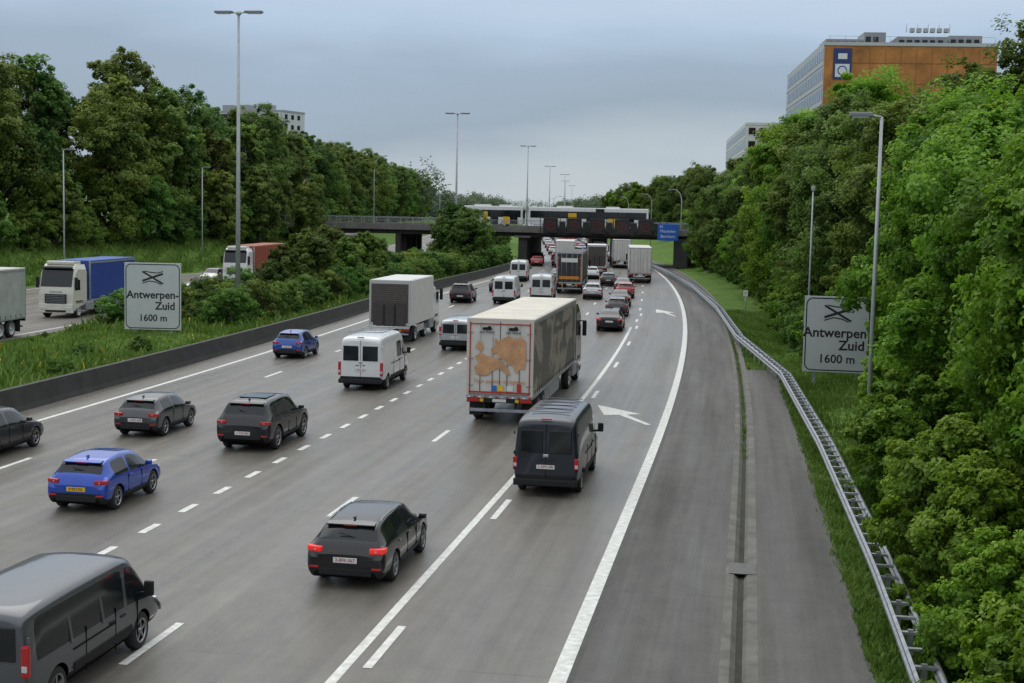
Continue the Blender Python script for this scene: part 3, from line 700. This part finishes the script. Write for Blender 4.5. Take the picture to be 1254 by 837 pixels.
# ------------------------------------------------------------ overpass
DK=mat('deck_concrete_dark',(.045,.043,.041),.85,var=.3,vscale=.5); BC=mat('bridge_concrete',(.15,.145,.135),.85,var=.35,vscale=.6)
b=B(); y0=209; xl,xr=-120,45
b.box(((xl+xr)/2,y0+8,5.0),(xr-xl,16,.5),BC,.02)
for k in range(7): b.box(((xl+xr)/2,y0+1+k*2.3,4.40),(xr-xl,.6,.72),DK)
b.box(((xl+xr)/2,y0-.1,5.1),(xr-xl,.25,.85),BC,.02); b.box(((xl+xr)/2,y0+16.1,5.15),(xr-xl,.25,.75),BC,.02)
for yy in (y0-.1,y0+16.1):
    b.box(((xl+xr)/2,yy,6.45),(xr-xl,.08,.08),GALV)
    for zz in (5.75,5.95,6.15,6.3): b.box(((xl+xr)/2,yy,zz),(xr-xl,.03,.03),GALV)
    for k in range(int((xr-xl)/2)): b.box((xl+k*2,yy,6.0),(.06,.08,.9),GALV)
for px in (-33.4,-64.0):
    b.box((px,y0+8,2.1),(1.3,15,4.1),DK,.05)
    b.box((px,y0+8,4.05),(2.4,16,.3),BC,.02)
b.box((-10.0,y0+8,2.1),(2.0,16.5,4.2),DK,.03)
for px in (-45,-52.5):
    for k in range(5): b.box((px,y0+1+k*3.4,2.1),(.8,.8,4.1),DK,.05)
b.obj('overpass_bridge')
PAN=mat('matrix_panel_black',(.012,.012,.013),.6); LEDR=mat('led_red',(.16,.014,.012),.6)
b=B()
b.box((-21.3,y0-.9,7.05),(19,.25,.10),PAN); b.box((-21.3,y0-.9,4.55),(19,.25,.12),PAN)
for k in range(20): b.box((-30.6+k*.98,y0-.85,5.8),(.09,.12,2.5),PAN)
for i,x in enumerate((-29.0,-25.5,-22.1,-18.5,-15.1)):
    b.box((x,y0-1.2,5.85),(2.1,.4,2.2),PAN,.05)
    pts=[(x+.62*math.cos(a*math.pi/12),5.85+.62*math.sin(a*math.pi/12)) for a in range(25)]
    arc(b,pts,.10,y0-1.42,LEDR); b.text('70',.66,REARM(x,y0-1.42,5.83),LEDR,.004)
    b.box((x+1.7,y0-1.05,5.7),(.9,.2,1.4),PAN,.03)
BLS=mat('sign_blue',(.01,.10,.45),.4)
b.obj('matrix_sign_gantry')
b=B(); b.box((0,0,0),(3.0,.1,2.4),BLS,.04); b.box((0,.08,0),(2.8,.06,2.2),GALV)
b.text('43',.5,REARM(-1.0,-.055,.8),PLW); b.text('Mechelen',.58,REARM(0,-.055,.15),PLW); b.text('Berchem',.58,REARM(0,-.055,-.6),PLW); b.box((0,.3,.0),(.15,.4,2.4),GALV)
b.obj('road_sign',(-11.8,y0-1.6,5.2))
ACC=mat('bus_yellow',(.7,.42,.02),.4)
MB=busmesh('bus_articulated_mesh',18,white,ACC); MB2=busmesh('bus_mesh',9,white,ACC)
put(MB,'bus',(-33.0,y0+4.2,5.45),rad(-90)); put(MB2,'bus',(-42.9,y0+4.4,5.45),rad(-90))
# ------------------------------------------------------------ buildings
def building(name,corner,rz,W,D,H,wall_f,wall_s,storeys,winf,wins,trim,extra=None):
    b=B(); b.box((W/2,D/2,H/2),(W,D,H),wall_f)
    b.box((-.08,D/2,H/2),(.16,D-.02,H-.02),wall_s)
    fh=H/storeys
    for i in range(storeys):
        z=i*fh+fh*.55
        if winf:
            n=int(W/winf)
            for k in range(n): 
                b.box((winf*(k+.5)+(W-n*winf)/2,-.0,z),(winf*.62,.12,fh*.5),GLASS); b.box((winf*(k+.5)+(W-n*winf)/2,-.05,z-fh*.27),(winf*.66,.14,.12),trim)
        if wins:
            n=int(D/wins)
            for k in range(n): b.box((-.16,wins*(k+.5),z),(.12,wins*.72,fh*.55),mat('window_blue_grey',(.16,.20,.24),.15))
        b.box((-.18,D/2,i*fh+.1),(.14,D,.3),trim)
    b.box((W/2,D/2,H+.3),(W+.3,D+.3,.6),trim,.03); b.box((W/2,D/2,H+.62),(W-.5,D-.5,.1),DK)
    if extra: extra(b,W,D,H)
    b.obj(name,(corner[0],corner[1],0),rz)
OR=mat('orange_brick_cladding',(.42,.175,.05),.8,var=.4,vscale=.25); GG=mat('grey_cladding',(.46,.48,.50),.6,var=.08); WC=mat('white_render',(.58,.6,.61),.7,var=.05); TG=mat('trim_grey',(.3,.31,.33),.6)
def bx(b,W,D,H):
    for x,w,h,dd in ((5,7,1.8,10),(10.5,4,3.2,8),(19,9,2.4,9),(27,6,2.8,7)):
        b.box((x,D*.25,H+h/2+.6),(w,dd,h),TG,.05)
        for q in range(int(w/1.4)): b.box((x-w/2+.8+q*1.4,D*.25-dd/2-.03,H+.6+h*.55),(.9,.05,h*.4),GLASS)
    for k in range(6): b.box((16+k*1.2,5,H+3.4),(.8,1.0,.8),POLE,.1)
    for k in range(5): b.tube([(15+k*1.9,5,H+3),(15+k*1.9,5,H+4.6)],[.05]*2,GALV,5)
    for k in range(12): b.tube([(1+k*2.6,.4,H+.6),(1+k*2.6,.4,H+1.7)],[.04]*2,GALV,5)
    b.box((15,.4,H+1.7),(29,.05,.05),GALV)
    b.box((3.2,-.14,H-3.2),(3.2,.12,5.4),mat('banner_navy',(.02,.04,.16),.6)); b.box((3.2,-.22,H-4.4),(2.5,.05,2.3),PLW); 
    arc(b,[(3.2+.75*math.cos(t*math.pi/10),H-4.4+.75*math.sin(t*math.pi/10)) for t in range(21)],.22,-.26,BLS); b.box((3.2,-.22,H-1.9),(1.6,.05,1.0),PLW,.02)
    for k in range(10): b.box((W*.5+1,-.02,H-3-k*3.6),(W-2.1,.06,.12),mat('brick_joint',(.28,.12,.05),.9))
    for k in range(9): b.box((8+k*2.7,-.03,H/2),(.05,.05,H-1),mat('brick_joint',(.28,.12,.05),.9))
building('office_building',(11.8,262),rad(4.5),30,62,38.2,OR,GG,11,0,2.6,GG,bx)
building('office_building',(-2.2,385),rad(4),12,95,31.5,WC,WC,9,2.9,3.2,WC)
BRN=mat('tower_brown_panel',(.13,.10,.09),.7)
b=B(); W,D,H=27,11,34.5
b.box((W/2,D/2,H/2),(W,D,H),WC)
for i in range(12):
    z=i*2.9+1.4
    for k in range(6):
        x=6.4+k*3.6
        b.box((x,-.05,z+.15),(2.5,.2,1.35),GLASS); b.box((x,-.6,z-.85),(2.9,1.1,.9),BRN if k%2 else WC); 
        b.box((W+.05,1.5+ (k%3)*3.2,z),(.12,1.3,1.3),GLASS)
    b.box((W/2,-.05,z-1.3),(W,.3,.18),TG)
    for k in (1.3,3.2): b.box((k,-.03,z+.1),(.8,.12,1.0),GLASS)
for k in range(7): b.box((4.6+k*3.6,-.5,H/2),(.25,1.0,H),BRN if k%2 else WC)
b.box((W/2,D/2,H+.3),(W+.2,D+.2,.6),TG)
for x in (5,11,18): b.box((x,5,H+1.5),(3.4,4,2.0),TG,.05)
b.obj('apartment_building',(-160,405,0),rad(-16))
# ------------------------------------------------------------ vegetation
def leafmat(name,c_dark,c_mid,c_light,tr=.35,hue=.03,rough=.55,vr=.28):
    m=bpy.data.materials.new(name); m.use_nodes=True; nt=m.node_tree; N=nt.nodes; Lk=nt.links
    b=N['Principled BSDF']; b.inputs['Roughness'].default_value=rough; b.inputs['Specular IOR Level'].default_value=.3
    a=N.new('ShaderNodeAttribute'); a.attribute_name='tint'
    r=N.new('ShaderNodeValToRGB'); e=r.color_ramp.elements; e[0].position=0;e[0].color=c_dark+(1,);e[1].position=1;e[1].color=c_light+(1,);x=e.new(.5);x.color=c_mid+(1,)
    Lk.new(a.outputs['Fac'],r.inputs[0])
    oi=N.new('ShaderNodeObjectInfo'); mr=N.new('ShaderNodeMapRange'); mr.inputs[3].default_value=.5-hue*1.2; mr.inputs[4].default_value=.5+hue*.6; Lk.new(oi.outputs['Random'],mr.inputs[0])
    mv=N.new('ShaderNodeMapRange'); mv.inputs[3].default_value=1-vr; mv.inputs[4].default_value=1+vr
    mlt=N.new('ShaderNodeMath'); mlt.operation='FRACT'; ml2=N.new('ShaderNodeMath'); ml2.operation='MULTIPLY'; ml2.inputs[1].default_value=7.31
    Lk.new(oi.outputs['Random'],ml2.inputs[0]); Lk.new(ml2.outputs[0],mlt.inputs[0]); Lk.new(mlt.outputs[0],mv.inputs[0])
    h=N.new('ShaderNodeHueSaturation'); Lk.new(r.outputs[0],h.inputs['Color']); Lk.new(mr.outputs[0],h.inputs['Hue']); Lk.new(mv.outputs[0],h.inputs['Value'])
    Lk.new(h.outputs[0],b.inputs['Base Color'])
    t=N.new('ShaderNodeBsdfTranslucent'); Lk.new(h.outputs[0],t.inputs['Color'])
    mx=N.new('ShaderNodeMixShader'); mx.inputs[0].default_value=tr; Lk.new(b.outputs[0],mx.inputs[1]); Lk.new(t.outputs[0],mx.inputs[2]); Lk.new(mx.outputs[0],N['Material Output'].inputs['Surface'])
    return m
LF=leafmat('leaves_forest',(.045,.095,.020),(.125,.23,.042),(.24,.36,.075),tr=.42,hue=.04,vr=.35)
LN=leafmat('leaves_maple',(.05,.13,.010),(.145,.30,.022),(.29,.47,.055),hue=.016,tr=.45,vr=.22)
LO=leafmat('leaves_olive',(.045,.085,.014),(.125,.21,.032),(.22,.31,.06),hue=.02,tr=.42,vr=.25)
LB=leafmat('leaves_bush',(.035,.085,.014),(.095,.20,.03),(.20,.33,.06),tr=.4,hue=.04,vr=.35)
BARK=mat('bark',(.07,.06,.05),.9,var=.35,vscale=4)
def leafmesh(name,cent,nrm,size,tint,mt,bark=None,asp=.66,rng=RNG):
    n=len(cent)
    t=rng.normal(size=(n,3)); t-= (t*nrm).sum(1)[:,None]*nrm; t/=np.linalg.norm(t,axis=1)[:,None]+1e-9
    bb=np.cross(nrm,t); L=size[:,None]
    v=np.empty((n,4,3)); v[:,0]=cent-t*L*.5; v[:,1]=cent+bb*L*asp*.5+nrm*L*.10; v[:,2]=cent+t*L*.55-nrm*L*.12; v[:,3]=cent-bb*L*asp*.5+nrm*L*.10
    bv=[];bf=[]
    if bark: bv=bark.v; bf=bark.f
    nb=len(bv); V=np.concatenate([np.array(bv).reshape(-1,3),v.reshape(-1,3)]) if nb else v.reshape(-1,3)
    me=bpy.data.meshes.new(name)
    loops=[i for f in bf for i in f]; starts=[];c=0
    for f in bf: starts.append(c); c+=len(f)
    LV=np.concatenate([np.array(loops,dtype=np.int32),np.arange(n*4,dtype=np.int32)+nb]); 
    ST=np.concatenate([np.array(starts,dtype=np.int32),np.arange(n,dtype=np.int32)*4+c])
    me.vertices.add(len(V)); me.vertices.foreach_set('co',V.astype(np.float32).ravel())
    me.loops.add(len(LV)); me.loops.foreach_set('vertex_index',LV)
    me.polygons.add(len(ST)); me.polygons.foreach_set('loop_start',ST)
    me.materials.append(mt); me.materials.append(BARK)
    mi=np.zeros(len(ST),dtype=np.int32); mi[:len(bf)]=1; me.polygons.foreach_set('material_index',mi)
    me.update(calc_edges=True); me.validate()
    at_=me.attributes.new('tint','FLOAT','POINT'); tv=np.zeros(len(V),dtype=np.float32); tv[nb:]=np.repeat(tint,4); at_.data.foreach_set('value',tv)
    return me
def treemesh(name,h,cr,cb,nl,cpl,lpc,ls,mt,seed,lean=0,squash=.85):
    rng=np.random.default_rng(seed); b=B()
    top=h*.8; tr=.018*h+.04
    tp=[(0,0,-.5),(rng.normal()*.1,rng.normal()*.1,h*.25),(rng.normal()*.25,rng.normal()*.25,h*.5),(rng.normal()*.3,rng.normal()*.3,top)]
    b.tube(tp,[tr*1.2,tr,tr*.7,tr*.2],BARK,9)
    C=[];Nn=[];T=[];S=[]
    H=h-cb
    for i in range(nl):
        u=(i+.5)/nl; zc=cb+H*(.10+.78*u)+rng.normal()*.05*H
        prof=math.sin(math.pi*min(1,max(0.10,(zc-cb)/H*.84+.12)))**.55
        a=i*2.399+rng.normal()*.5; rr=cr*prof*rng.uniform(.30,.88) if u<.9 else cr*rng.uniform(.05,.35)
        lr=cr*rng.uniform(.24,.46)*(1-.2*u)
        c=np.array([rr*math.cos(a)+lean*zc/h,rr*math.sin(a),min(zc,h-lr*.8)])
        z0=max(cb*.6,zc-rr*.7-.3*lr); st_=Vector((0,0,min(top*.95,z0)))
        mid=(st_+Vector(c))/2+Vector((0,0,-.1*rr)); b.tube([st_,mid,Vector(c)],[tr*.42,tr*.28,tr*.08],BARK,6)
        lt=rng.uniform(-.15,.15)
        for j in range(cpl):
            d=rng.normal(size=3); d/=np.linalg.norm(d)
            cc=c+d*lr*rng.uniform(.5,1.2)*np.array([1,1,.95]); n=int(lpc*rng.uniform(.6,1.4))
            rad_=lr*rng.uniform(.22,.50)
            p=rng.normal(size=(n,3)); p/=np.linalg.norm(p,axis=1)[:,None]; p*=(rng.random(n)**.4)[:,None]*rad_*np.array([1.1,1.1,squash])
            P=cc+p
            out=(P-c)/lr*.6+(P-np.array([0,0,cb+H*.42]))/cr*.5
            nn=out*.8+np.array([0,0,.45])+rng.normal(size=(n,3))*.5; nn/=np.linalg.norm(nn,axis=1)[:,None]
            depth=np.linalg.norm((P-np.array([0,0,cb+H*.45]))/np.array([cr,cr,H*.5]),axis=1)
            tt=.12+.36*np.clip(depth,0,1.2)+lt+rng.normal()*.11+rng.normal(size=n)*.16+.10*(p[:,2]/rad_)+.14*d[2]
            C.append(P);Nn.append(nn);T.append(tt);S.append(ls*rng.uniform(.6,1.4,n))
    return leafmesh(name,np.concatenate(C),np.concatenate(Nn),np.concatenate(S),np.clip(np.concatenate(T),0,1),mt,b,rng=rng)
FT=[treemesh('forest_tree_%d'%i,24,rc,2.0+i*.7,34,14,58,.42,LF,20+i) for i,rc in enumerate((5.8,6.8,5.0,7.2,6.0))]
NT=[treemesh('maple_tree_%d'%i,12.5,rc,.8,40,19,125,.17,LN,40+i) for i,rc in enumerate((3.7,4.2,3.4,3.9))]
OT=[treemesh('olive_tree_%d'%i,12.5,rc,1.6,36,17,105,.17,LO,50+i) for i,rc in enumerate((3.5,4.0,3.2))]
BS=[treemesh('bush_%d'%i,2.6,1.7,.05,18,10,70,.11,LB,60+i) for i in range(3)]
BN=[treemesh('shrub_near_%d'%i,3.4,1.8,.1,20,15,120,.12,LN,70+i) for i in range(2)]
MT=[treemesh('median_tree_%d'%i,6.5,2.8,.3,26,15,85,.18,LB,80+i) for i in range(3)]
def tree(ms,name,x,y,z,s=1,sz=None):
    o=put(random.choice(ms),name,(x,y,z),random.uniform(0,6.28)); o.scale=(s,s*random.uniform(.92,1.08),sz or s*random.uniform(.95,1.05)); return o
rr=random.Random(3)
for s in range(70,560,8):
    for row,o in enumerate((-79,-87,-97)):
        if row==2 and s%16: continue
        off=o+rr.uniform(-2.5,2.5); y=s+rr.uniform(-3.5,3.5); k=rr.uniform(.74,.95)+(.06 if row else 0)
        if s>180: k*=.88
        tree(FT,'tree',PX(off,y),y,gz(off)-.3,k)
for s in range(80,330,6):
    off=-74.5+rr.uniform(-1.2,1.2); tree(MT,'bush',PX(off,s),s,gz(off)-.4,rr.uniform(.6,1.3))
for x,y,k in [(-66.5,188,.52),(-69,195,.6),(-73,200,.62),(-64.5,202,.46),(-70,183,.5)]: tree(FT,'tree',x,y,.4,k)
def woods(name,pts,mt):
    C=[];Nn=[];T=[];S=[];rng=np.random.default_rng(5)
    for (x,y,z,h,r) in pts:
        k=rng.uniform(-.1,.1)
        for j in range(30):
            d=rng.normal(size=3); d/=np.linalg.norm(d); c=np.array([x,y,z+h*.55])+d*np.array([r,r,h*.42])*rng.uniform(.5,1)
            n=30; p=rng.normal(size=(n,3))*r*.16; P=c+p; nn=d*.5+np.array([0,0,.6])+rng.normal(size=(n,3))*.45; nn/=np.linalg.norm(nn,axis=1)[:,None]
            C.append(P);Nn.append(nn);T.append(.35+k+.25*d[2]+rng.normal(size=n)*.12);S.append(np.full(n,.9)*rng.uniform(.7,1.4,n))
    me=leafmesh(name,np.concatenate(C),np.concatenate(Nn),np.concatenate(S),np.clip(np.concatenate(T),0,1),mt); put(me,name,(0,0,0))
pts=[]
for y in range(560,1500,16): 
    for o in (-52-rr.uniform(0,8),-62-rr.uniform(0,20),8+rr.uniform(0,12),20+rr.uniform(0,20)): pts.append((PX(o,y),y,0,rr.uniform(11,17),rr.uniform(5,7)))
for x in range(-700,260,13): pts.append((x,1520+rr.uniform(-30,30),0,rr.uniform(14,22),9)); 
for x in range(-330,-110,9): pts.append((x,470+rr.uniform(-25,25)-x*.1,4,rr.uniform(17,24),7))
LD=leafmat('leaves_distant',(.06,.095,.06),(.10,.15,.085),(.14,.20,.11))  # paler, greyer greens: distance haze is put into the leaf colour
woods('distant_trees',pts,LD)
# right-hand trees
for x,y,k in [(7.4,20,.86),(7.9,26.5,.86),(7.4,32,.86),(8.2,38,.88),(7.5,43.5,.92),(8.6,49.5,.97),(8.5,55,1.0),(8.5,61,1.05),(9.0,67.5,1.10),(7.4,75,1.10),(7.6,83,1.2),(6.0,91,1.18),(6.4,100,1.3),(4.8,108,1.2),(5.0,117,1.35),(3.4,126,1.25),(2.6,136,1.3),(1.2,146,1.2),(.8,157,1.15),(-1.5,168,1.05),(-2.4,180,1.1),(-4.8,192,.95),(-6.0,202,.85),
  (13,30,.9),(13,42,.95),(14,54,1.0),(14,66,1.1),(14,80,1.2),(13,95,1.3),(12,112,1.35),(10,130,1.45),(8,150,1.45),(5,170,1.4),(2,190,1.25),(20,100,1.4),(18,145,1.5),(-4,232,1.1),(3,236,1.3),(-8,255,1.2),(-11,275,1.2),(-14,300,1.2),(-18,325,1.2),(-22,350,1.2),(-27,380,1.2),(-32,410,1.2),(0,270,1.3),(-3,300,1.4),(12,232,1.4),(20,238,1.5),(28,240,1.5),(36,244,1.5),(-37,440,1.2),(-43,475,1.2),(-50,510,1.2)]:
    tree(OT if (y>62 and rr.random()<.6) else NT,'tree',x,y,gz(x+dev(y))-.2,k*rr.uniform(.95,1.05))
for s in range(16,206,3):
    x=4.7-dev(s)*.98+rr.uniform(-.4,.6); 
    if 43<s<58: x+=.95
    if 58<=s<75: x+=2.7
    if s>=75: x+=.2
    tree(BN if s<60 or rr.random()<.4 else BS,'shrub',x,s,gz(x+dev(s))-.25,rr.uniform(.7,1.2))
# median planting
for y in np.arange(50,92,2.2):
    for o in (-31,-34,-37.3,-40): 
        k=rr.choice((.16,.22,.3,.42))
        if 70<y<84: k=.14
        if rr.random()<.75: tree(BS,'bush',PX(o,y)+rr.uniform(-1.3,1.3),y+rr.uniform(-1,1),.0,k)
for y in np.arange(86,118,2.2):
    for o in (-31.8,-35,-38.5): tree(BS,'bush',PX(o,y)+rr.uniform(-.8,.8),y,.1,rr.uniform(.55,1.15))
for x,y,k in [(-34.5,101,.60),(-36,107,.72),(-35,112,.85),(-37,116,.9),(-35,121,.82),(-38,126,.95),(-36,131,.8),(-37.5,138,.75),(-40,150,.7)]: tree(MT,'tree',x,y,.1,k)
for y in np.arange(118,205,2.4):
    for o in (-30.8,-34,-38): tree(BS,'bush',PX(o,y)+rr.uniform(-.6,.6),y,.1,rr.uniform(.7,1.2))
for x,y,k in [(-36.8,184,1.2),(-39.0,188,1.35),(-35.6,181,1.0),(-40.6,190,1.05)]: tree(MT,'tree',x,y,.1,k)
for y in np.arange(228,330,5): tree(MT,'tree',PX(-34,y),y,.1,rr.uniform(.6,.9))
# grass tufts
GB=leafmat('grass_blades',(.06,.12,.018),(.125,.22,.035),(.24,.33,.08),tr=.35,hue=0,vr=0)
def grass(name,n,fx,h0,h1,flowers=0,seed=1,tall=0):
    rng=np.random.default_rng(seed)
    XY=np.array([fx(rng) for _ in range(n)]); h=rng.uniform(h0,h1,n)
    patch=.5*np.sin(XY[:,0]*1.3+XY[:,1]*.37)*np.sin(XY[:,1]*.51+XY[:,0]*.4)+.5*np.sin(XY[:,0]*3.1+XY[:,1]*1.9)*np.sin(XY[:,1]*1.3)
    h=h*(1+.6*patch)
    if tall: h=np.where(rng.random(n)<.08,h*1.7,h); h=np.where((XY[:,1]>68)&(XY[:,1]<81),h*.4,h)
    V=np.empty((n,4,3)); a=rng.uniform(0,6.28,n); d=np.stack([np.cos(a),np.sin(a),np.zeros(n)],1); w=(np.abs(h)*.10+.012)[:,None]
    ln=rng.normal(size=(n,3))*.35; ln[:,2]=0
    V[:,0]=XY-d*w; V[:,1]=XY+d*w; V[:,2]=XY+ln*h[:,None]+d*w*.4+np.array([0,0,1])*h[:,None]; V[:,3]=XY+ln*h[:,None]-d*w*.4+np.array([0,0,1])*h[:,None]*.96
    me=bpy.data.meshes.new(name); me.vertices.add(n*4); me.vertices.foreach_set('co',V.astype(np.float32).ravel()); me.loops.add(n*4); me.loops.foreach_set('vertex_index',np.arange(n*4,dtype=np.int32))
    me.polygons.add(n); me.polygons.foreach_set('loop_start',np.arange(n,dtype=np.int32)*4); me.materials.append(GB); me.materials.append(YEL)
    if flowers: me.polygons.foreach_set('material_index',(rng.random(n)<flowers).astype(np.int32))
    me.update(calc_edges=True); at_=me.attributes.new('tint','FLOAT','POINT')
    at_.data.foreach_set('value',np.repeat(np.clip(rng.normal(.48,.2,n)-.25*patch,0,1),4).astype(np.float32))
    put(me,name,(0,0,0))
def fr(rng):
    s=20+100*rng.random()**1.5; e=rp1(min(s,75))+dev(s)*.6; o=e+rng.random()**1.4*(8-e)-.04-abs(rng.normal())*.08 if s<75 else rng.uniform(.42,8)
    return (o-dev(s),s,gz(o)-.03)
def fm(rng):
    s=42+120*rng.random()**1.3; o=rng.uniform(-41,-28.3); return (PX(o,s),s,gz(o)-.03)
def fl(rng):
    s=90+170*rng.random(); o=rng.uniform(-76,-64); return (PX(o,s),s,gz(o)-.05)
def fg(rng):
    s=48+70*rng.random(); return (rng.uniform(-.02,.14)-dev(s),s,-.1)
grass('grass',90000,fr,.05,.22,0,1); grass('median_grass',100000,fm,.12,.5,.02,2,1); grass('bank_grass',40000,fl,.2,.55,0,3); grass('gutter_weeds',1100,fg,.04,.13,0,4)
# ------------------------------------------------------------ sky & light
w=bpy.data.worlds.new('World'); sc.world=w; w.use_nodes=True; nt=w.node_tree; N=nt.nodes; Lk=nt.links
bg=N['Background']; sky=N.new('ShaderNodeTexSky'); sky.sky_type='NISHITA'; sky.sun_disc=False; sky.sun_elevation=rad(60); sky.sun_rotation=rad(-30)
Lk.new(sky.outputs[0],bg.inputs[0]); bg.inputs[1].default_value=.05
tc=N.new('ShaderNodeTexCoord'); sp=N.new('ShaderNodeSeparateXYZ'); Lk.new(tc.outputs['Generated'],sp.inputs[0])
mp=N.new('ShaderNodeMapping'); mp.inputs['Scale'].default_value=(1,1,4.5); Lk.new(tc.outputs['Generated'],mp.inputs[0])
nz=N.new('ShaderNodeTexNoise'); nz.inputs['Scale'].default_value=2.6; nz.inputs['Detail'].default_value=6; nz.inputs['Roughness'].default_value=.5; Lk.new(mp.outputs[0],nz.inputs['Vector'])
ad=N.new('ShaderNodeMath'); ad.operation='MULTIPLY_ADD'; ad.inputs[1].default_value=.15; Lk.new(nz.outputs['Fac'],ad.inputs[0]); 
sb=N.new('ShaderNodeMath'); sb.operation='SUBTRACT'; sb.inputs[1].default_value=.075; Lk.new(sp.outputs['Z'],sb.inputs[0]); Lk.new(sb.outputs[0],ad.inputs[2])
r=N.new('ShaderNodeValToRGB'); e=r.color_ramp.elements; e[0].position=0; e[0].color=(.57,.64,.68,1); e[1].position=1; e[1].color=(1.15,1.2,1.25,1)
for p,c in ((.03,(.48,.56,.63)),(.065,(.345,.43,.525)),(.095,(.37,.475,.60)),(.13,(.50,.63,.80)),(.32,(.92,.97,1.02))): x=e.new(p); x.color=c+(1,)
Lk.new(ad.outputs[0],r.inputs[0])
bg2=N.new('ShaderNodeBackground'); Lk.new(r.outputs[0],bg2.inputs[0]); bg2.inputs[1].default_value=1.0
mx=N.new('ShaderNodeMixShader'); mx.inputs[0].default_value=.9; Lk.new(bg.outputs[0],mx.inputs[1]); Lk.new(bg2.outputs[0],mx.inputs[2]); Lk.new(mx.outputs[0],N['World Output'].inputs['Surface'])
sl=bpy.data.lights.new('sun','SUN'); sl.energy=1.1; sl.angle=rad(60); sl.color=(1,.97,.91); so=bpy.data.objects.new('sun',sl); COL.objects.link(so)
so.rotation_euler=(rad(-30),0,rad(30))
# ------------------------------------------------------------ camera
f=1742.; ro=rad(1.2); dx,dy=920-627,262-418.5
ux=dx*math.cos(ro)+dy*math.sin(ro); uy=-dx*math.sin(ro)+dy*math.cos(ro)
p=math.atan2(-uy,f); yaw=math.atan2(ux,math.hypot(f,uy))
Mx=Matrix.Rotation(yaw,3,'Z')@Matrix.Rotation(math.pi/2-p,3,'X')@Matrix.Rotation(ro,3,'Z')
cd=bpy.data.cameras.new('camera'); cd.lens=50.01; cd.sensor_width=36; cd.clip_end=9000; cd.clip_start=.3
c=bpy.data.objects.new('camera',cd); COL.objects.link(c); c.matrix_world=Matrix.Translation((0,0,8.15))@Mx.to_4x4(); sc.camera=c
